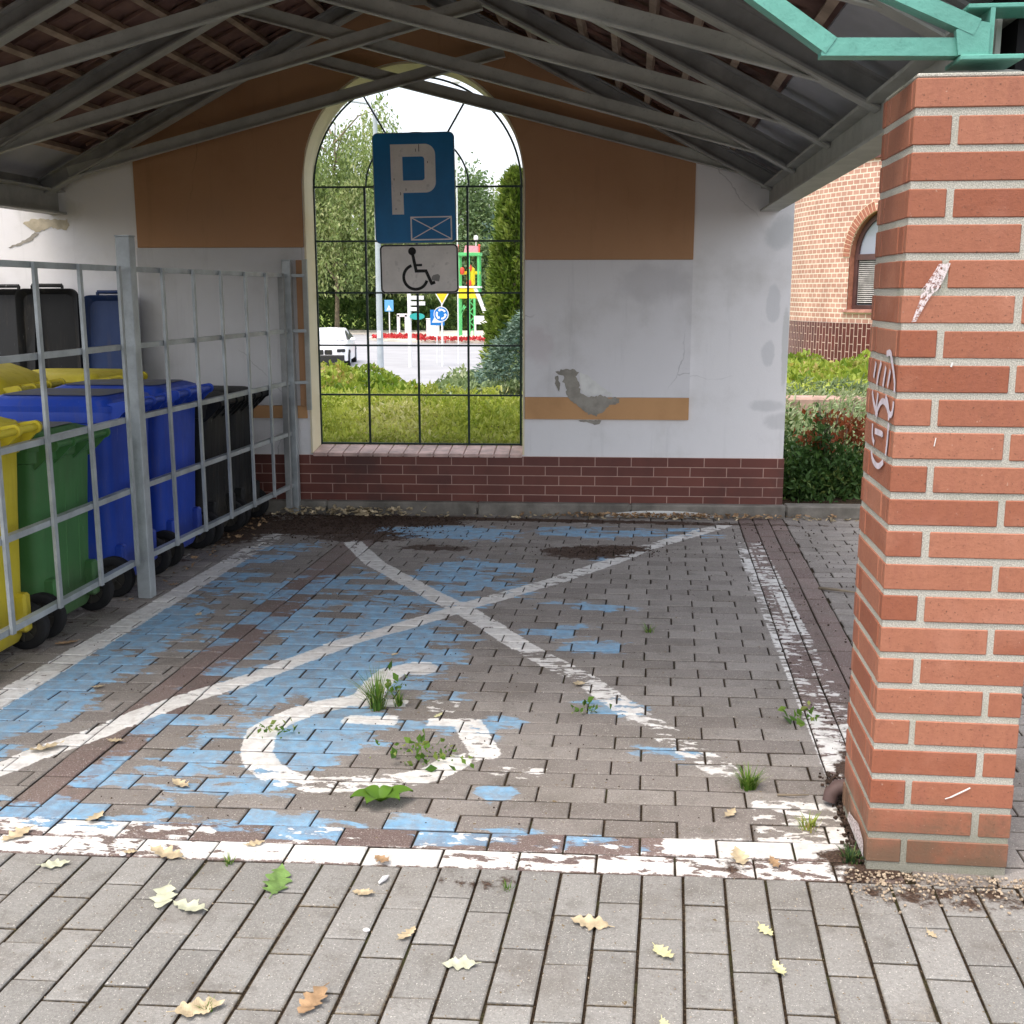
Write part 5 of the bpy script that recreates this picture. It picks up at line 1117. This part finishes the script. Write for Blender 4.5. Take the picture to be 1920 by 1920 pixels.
mb = MB(); mb.box((-.17, -.03, .60), (.30, .06, .20), ch=.03); mb.box((.17, -.03, .60), (.30, .06, .20), ch=.03); mb.build('grille', 'cardark', car)
mb = MB(); mb.box((0, -.02, .36), (1.6, .14, .26), ch=.03); mb.build('lower_intake', 'cardark', car)
mb = MB(); mb.box((0, -.05, .44), (.52, .02, .11)); mb.build('number_plate', 'wht', car)
mb = MB(); mb.tube([(-11.75, 40.6, -1.45), (-11.75, 40.6, -.9), (-11.6, 40.6, -.45), (-11.75, 40.6, -.2)], [.22, .2, .2, .12], 12); tag(mb.build('bollard', 'tyel', smooth=True), 'yellow bollard in front of the white car', 'bollard')

# ------------------------------------------------------------------ fallen leaves, weeds and small debris on the paving
M['dry_leaf'] = mk('dry_leaf', (.47, .385, .25), .85, .3, 18, bump=.3, bscale=40)
M['dry_leaf_brown'] = mk('dry_leaf_brown', (.33, .215, .12), .85, .35, 18, bump=.3)
M['pale_leaf'] = mk('pale_leaf', (.48, .49, .36), .8, .2, 18, bump=.3)
M['green_leaf'] = mk('green_leaf', (.13, .22, .06), .7, .3, 30, bump=.3)
M['yellow_leaf'] = mk('yellow_leaf', (.55, .53, .30), .8, .2, 18, bump=.3)
def oak_leaf(size, curl, seed, lobes=4):
    rr_ = random.Random(seed); n_ = 26; L_, Rr = [], []
    for i in range(n_ + 1):
        t_ = i / n_; env = math.sin(math.pi * min(1, t_ * 1.02) ** .8) ** .7 if 0 < t_ < 1 else 0
        w = env * (.25 + .07 * math.sin(t_ * lobes * 2 * math.pi + seed)) * (1 + rr_.uniform(-.16, .16)); L_.append((t_, w)); Rr.append((t_, env * (.23 + .07 * math.sin(t_ * lobes * 2 * math.pi * 1.15 + seed + 1.1)) * (1 + rr_.uniform(-.16, .16))))
    vs, fs = [], []
    def pt(t_, w): return ((t_ - .5) * size, w * size, size * (curl * (w * w * 3.0) + curl * .6 * (t_ - .5) ** 2 * 2 + .02 * math.sin(t_ * 19 + w * 9)) + .003)
    for (t_, w), (_, w2) in zip(L_, Rr): vs += [pt(t_, -w), pt(t_, -w * .5), pt(t_, 0), pt(t_, w2 * .5), pt(t_, w2)]
    for i in range(n_):
        for k_ in range(4): a = i * 5 + k_; fs.append((a, a + 1, a + 6, a + 5))
    mb = MB(); mb.add(vs, fs); mb.tube([pt(0, 0), (-.66 * size, .03 * size, .01)], [.0012, .0009], 5); return mb
LV = [(-1.619, 2.652, .085, 'dry_leaf', 'tan leaf on the white painted row at the left edge'), (-1.434, 2.513, .07, 'pale_leaf', 'small pale leaf just below the white row at far left'),
      (-1.457, 2.779, .075, 'dry_leaf', 'tan leaf on the blue painted row at left'), (-1.275, 2.600, .035, 'dry_leaf', 'tiny tan scrap below the white row'), (-1.180, 2.596, .10, 'dry_leaf', 'long tan leaf below the white row'),
      (-.850, 2.495, .12, 'green_leaf', 'green lobed oak leaf on the grey paving'), (-1.095, 2.385, .10, 'pale_leaf', 'pale green oak leaf, left one of a touching pair'), (-1.02, 2.352, .09, 'pale_leaf', 'pale green oak leaf, right one of a touching pair'),
      (-.965, 2.676, .05, 'dry_leaf', 'small tan leaf on the white row at centre left'), (-.617, 2.628, .06, 'dry_leaf_brown', 'brown curled leaf at the lower edge of the white row'), (-.626, 2.461, .06, 'dry_leaf', 'cream leaf crumb below the brown curled leaf'),
      (-.482, 2.297, .06, 'dry_leaf', 'tan triangular leaf in the middle of the grey paving'), (-.350, 2.193, .075, 'pale_leaf', 'pale leaf with folded tip near the bottom centre'), (-.849, 1.985, .10, 'dry_leaf', 'big cream leaf under a moss tuft at the bottom edge'),
      (-.628, 2.026, .09, 'dry_leaf_brown', 'orange brown leaf with stalk at the bottom edge'), (-.075, 2.385, .09, 'dry_leaf', 'pale tan oak leaf with pointed stalk right of centre'), (.094, 2.280, .065, 'yellow_leaf', 'cream butterfly shaped leaf on the paving'),
      (.328, 2.394, .05, 'yellow_leaf', 'small yellow leaf right of centre'), (.336, 2.250, .05, 'yellow_leaf', 'bright yellow leaf scrap at lower right'), (.296, 2.989, .05, 'dry_leaf', 'tan leaf on the white patch beside the grass tuft'),
      (.296, 2.739, .08, 'dry_leaf', 'tan leaf lying on the right part of the white rows'), (-1.835, 3.226, .11, 'dry_leaf', 'crumpled leaf on the white diagonal line at far left'), (-1.643, 3.304, .06, 'dry_leaf', 'small leaf on the red paver strip at left'),
      (-1.310, 3.010, .07, 'dry_leaf', 'thin tan leaf on grey pavers left of the wheelchair symbol'), (-1.938, 3.789, .05, 'dry_leaf', 'little tan leaf on the blue strip beside the left white line'), (-2.32, 4.28, .10, 'dry_leaf_brown', 'curled brown leaf below the fence near the green bin'),
      (-.93, 4.272, .04, 'dry_leaf', 'tiny leaf near the painted head of the symbol'), (-.178, 4.006, .08, 'dry_leaf', 'tan leaf on the falling white line'), (.383, 2.72, .05, 'dry_leaf_brown', 'brown leaf scrap near the pillar foot'), (-1.93, 4.75, .05, 'dry_leaf', 'small leaf on the pavers left of the red strip'),
      (-2.25, 5.25, .06, 'dry_leaf_brown', 'brown leaf at the foot of the tall fence post'), (-.64, 3.64, .04, 'yellow_leaf', 'yellowish leaf beside the painted leg of the symbol'), (.09, 2.03, .035, 'yellow_leaf', 'tiny yellow scrap at the bottom edge'), (.7, 2.42, .03, 'dry_leaf', 'tiny tan scrap on the dark pavers at lower right')]
for i, (x_, y_, s_, m_, lab) in enumerate(LV):
    o = oak_leaf(s_, random.uniform(.05, .3), i * 1.7, random.choice([3, 4])).build('fallen_leaf', m_, smooth=False); o.location = (x_, y_, .003); o.rotation_euler = (random.uniform(-.15, .15), random.uniform(-.15, .15), random.uniform(0, 6.28)); tag(o, lab, 'leaf', 'fallen leaves on the paving')
# leaf litter along the kerb
vs, fs, mats = [], [], []
def litter(name, n_, fx, mat, size=(.02, .05)):
    mb = MB()
    for i in range(n_):
        x_, y_, z_ = fx(); s_ = random.uniform(*size); ro = Matrix.Rotation(random.uniform(0, 6.3), 3, 'Z') @ Matrix.Rotation(random.uniform(-.9, .9), 3, 'X') @ Matrix.Rotation(random.uniform(-.6, .6), 3, 'Y')
        pts = [(-1, 0, 0), (-.5, -.45, .12), (0, -.30, .05), (.35, -.5, .2), (1, 0, .25), (.4, .42, .15), (0, .25, 0), (-.5, .4, .15)]; c_ = (0, 0, -.08)
        v_ = [Vector((x_, y_, z_)) + ro @ (Vector(p) * s_ * .5) for p in pts] + [Vector((x_, y_, z_)) + ro @ (Vector(c_) * s_ * .5)]
        mb.add(v_, [(k_, (k_ + 1) % 8, 8) for k_ in range(8)])
    o = mb.build(name, mat, kind='stuff'); return o
ky = lambda x: 7.26 + .0456 * x
def f1():
    x_ = random.gauss(.25, .42); return (min(1.3, max(-.7, x_)), ky(x_) - abs(random.gauss(0, .03)) - .02, .008 + random.random() * .022)
def f2():
    x_ = random.gauss(-1.85, .25); return (min(-1.0, max(-2.4, x_)), ky(x_) - abs(random.gauss(0, .05)) - .02, .01 + random.random() * .04)
def f3(): x_ = random.uniform(-2.3, 2.2); return (x_, ky(x_) - .02 - random.random() * .08, .006)
litter('leaf_litter', 330, f1, 'dry_leaf_brown'); litter('leaf_litter', 170, f2, 'dry_leaf', (.025, .06)); litter('leaf_litter', 120, f3, 'dry_leaf')
def f4(): return (random.gauss(-2.33, .03), random.uniform(4.9, 7.0), .008 + random.random() * .01)
litter('leaf_litter', 50, f4, 'dry_leaf_brown', (.02, .045))
M['grit'] = mk('grit', (.34, .24, .16), .95, .5, 60, c2=(.55, .45, .33)); M['soil'] = mk('soil', (.05, .032, .023), 1, .4, 40, bump=.6, bscale=200)
def f5():
    x_ = random.uniform(.55, 1.15); return (x_, 2.70 - abs(random.gauss(0, .07)), .003)
def grit(name, n_, fx, mat, size):
    mb = MB()
    for i in range(n_):
        x_, y_, z_ = fx(); s_ = random.uniform(*size); ro = Matrix.Rotation(random.uniform(0, 6.3), 3, (random.random(), random.random(), 1)); mb.box((x_, y_, z_ + s_ * .3), (s_, s_ * .8, s_ * .6), ro, s_ * .12)
    return mb.build(name, mat, kind='stuff')
grit('seed_husks', 520, f5, 'grit', (.003, .008))
grit('seed_husks', 260, lambda: (random.gauss(.62, .02), random.uniform(2.75, 3.3), .002), 'soil', (.004, .012))
grit('crumbs', 500, lambda: (random.uniform(-1.8, 1.3), random.uniform(1.75, 2.65), .001), 'grit', (.001, .0035))
grit('soil_crumbs', 1500, lambda: (random.gauss(-1.75, .32), 7.1 - abs(random.gauss(0, .30)), .0), 'soil', (.004, .012))
grit('soil_crumbs', 260, lambda: (random.gauss(-.15, .2), random.gauss(6.22, .07), .0), 'soil', (.003, .009))
grit('pine_needles', 420, lambda: (random.uniform(.6, 1.6), random.uniform(3.2, 7.0), .001), 'soil', (.003, .009))
grit('crumbs', 900, lambda: (random.uniform(-2.2, .9), random.uniform(2.8, 7.0), .0), 'soil', (.0015, .005))
def tuft(name, label, x_, y_, n_, h, spread, mat='lf_grass', w=.0035, cat='weed'):
    V, F, T_ = [], [], []
    for i in range(n_):
        a = random.uniform(0, 6.28); r0 = random.random() * spread * .25; ln = h * random.uniform(.5, 1.1); lean = random.uniform(.15, .9); k_ = len(V); d = Vector((math.cos(a), math.sin(a), 0)); s_ = Vector((-d.y, d.x, 0)) * w * random.uniform(.6, 1.2)
        base = d * r0; prev = base
        for j in range(4):
            t_ = j / 3; p = base + d * (lean * ln * t_ ** 1.6) + Vector((0, 0, ln * (t_ - .35 * lean * t_ * t_))); ww_ = s_ * (1 - t_ * .92); V += [tuple(p - ww_), tuple(p + ww_)]
        for j in range(3): b = k_ + 2 * j; F.append((b, b + 1, b + 3, b + 2)); T_.append(random.random())
    o = npmesh(name, np.array(V), np.array(F), mat, None, dict(tone=('FACE', T_))); o.location = (x_, y_, 0.0); tag(o, label, cat, None); return o
tuft('grass_tuft', 'tall green grass tuft growing through the painted wheelchair symbol', -.866, 3.69, 100, .16, .12)
tuft('grass_tuft', 'small side tuft of grass just right of the tall one', -.80, 3.73, 34, .07, .08)
tuft('grass_tuft', 'round bushy grass tuft by the white patch near the pillar', .362, 3.17, 130, .07, .10, w=.003)
tuft('grass_tuft', 'sparse weed in the paver joint right of the crossing lines', .091, 4.71, 26, .05, .1, w=.0025)
tuft('grass_tuft', 'dry yellowish grass clump on the white patch near the pillar', .50, 2.93, 60, .045, .12, 'lf_mixed', .0025)
tuft('grass_tuft', 'small dark moss tuft at the near corner of the pillar', .585, 2.76, 70, .04, .12, 'lf_dark', .003)
tuft('grass_tuft', 'moss tuft sitting on the cream leaf at the bottom edge', -.835, 1.99, 40, .02, .06, w=.002)
tuft('grass_tuft', 'tiny weed in the joints of the grey paving', -.28, 2.52, 16, .025, .05, w=.0025)
tuft('grass_tuft', 'thin weed in the joint below the white row at left', -1.0, 2.57, 22, .03, .05, w=.002)
for lab, cx_, cy_, n_, r_, sz, z_ in (('low leafy weed below the wheelchair symbol centre', -.63, 3.27, 90, .07, .022, .02), ('small weed on the left side of the painted wheel', -1.15, 3.42, 34, .05, .02, .015), ('small green weed beside the pillar left side', .60, 3.72, 26, .04, .03, .02), ('flat green weed on the grey pavers below the falling line', -.146, 3.746, 26, .04, .02, .006), ('weed sprig rising beside the tall grass tuft', -.84, 3.83, 26, .03, .022, .06)):
    P = np.stack([RNG.normal(size=n_) * r_, RNG.normal(size=n_) * r_ * .6, np.abs(RNG.normal(size=n_)) * z_ + .004], 1)
    o = leaves('leafy_weed', P, sz, 'lf_grass', None, .6, np.tile([0, 0, .8], (n_, 1)), .9); o.location = (cx_, cy_, 0); tag(o, lab, 'weed')
V, F, T_ = [], [], []
for i, (a, ln, w) in enumerate(((200, .085, .05), (150, .06, .04), (20, .095, .05), (-25, .07, .045), (250, .07, .04), (60, .05, .035))):
    d = Vector((math.cos(R(a)), math.sin(R(a)), 0)); s_ = Vector((-d.y, d.x, 0)); k_ = len(V)
    for j in range(7):
        t_ = j / 6; wd_ = w * math.sin(math.pi * min(1, .12 + t_ * .88)) ** .8 * .6; p = d * ln * t_ + Vector((0, 0, .008 + .028 * math.sin(t_ * 2.4)))
        V += [tuple(p - s_ * wd_ + Vector((0, 0, .006))), tuple(p), tuple(p + s_ * wd_ + Vector((0, 0, .006)))]
    for j in range(6):
        for m_ in range(2): b = k_ + j * 3 + m_; F.append((b, b + 1, b + 4, b + 3)); T_.append(.45 + .1 * i / 6)
o = npmesh('broadleaf_weed', np.array(V), np.array(F), 'lf_grass', None, dict(tone=('FACE', T_)), smooth=True); o.location = (-.692, 2.95, 0); tag(o, 'broad leaved green weed growing below the painted symbol', 'weed')
mb = MB(); mb.tube([(.44, 3.12, .006), (.48, 3.11, .012), (.53, 3.125, .008)], [.004, .003, .002], 6); tag(mb.build('twig', 'bark'), 'short dark twig beside the round grass tuft', 'twig')
mb = MB(); mb.tube([(.93, 5.52, .006), (1.02, 5.45, .015), (1.12, 5.43, .008)], [.008, .007, .003], 6); tag(mb.build('twig', 'bark'), 'dark twig with moss on the pavers left of the pillar', 'twig')
mb = MB(); mb.tube([(-.597, 2.51, .006), (-.588, 2.53, .008), (-.580, 2.55, .006)], [.003, .007, .001], 8); tag(mb.build('feather', 'wht', smooth=True), 'small white feather on the grey paving', 'feather')
for lab, x_, y_ in (('white scrap at the left below the painted row', -1.29, 2.585), ('white pebble on the grey paving', -.58, 2.305), ('white pebble near the bottom centre', -.10, 1.98)):
    mb = MB(); mb.sphere((x_, y_, .004), .008, 10, 6, (1.1, .8, .5)); tag(mb.build('pebble', 'wht', smooth=True), lab, 'pebble')
mb = MB(); mb.tube([(.66, 3.10, .055), (.60, 3.09, .05), (.585, 3.085, .035), (.58, 3.08, .012)], [.022, .022, .021, .02], 16); tag(mb.build('drain_pipe', mk('pipe', (.10, .065, .06), .6), smooth=True), 'stub of brown drain pipe at the foot of the pillar left side', 'pipe')
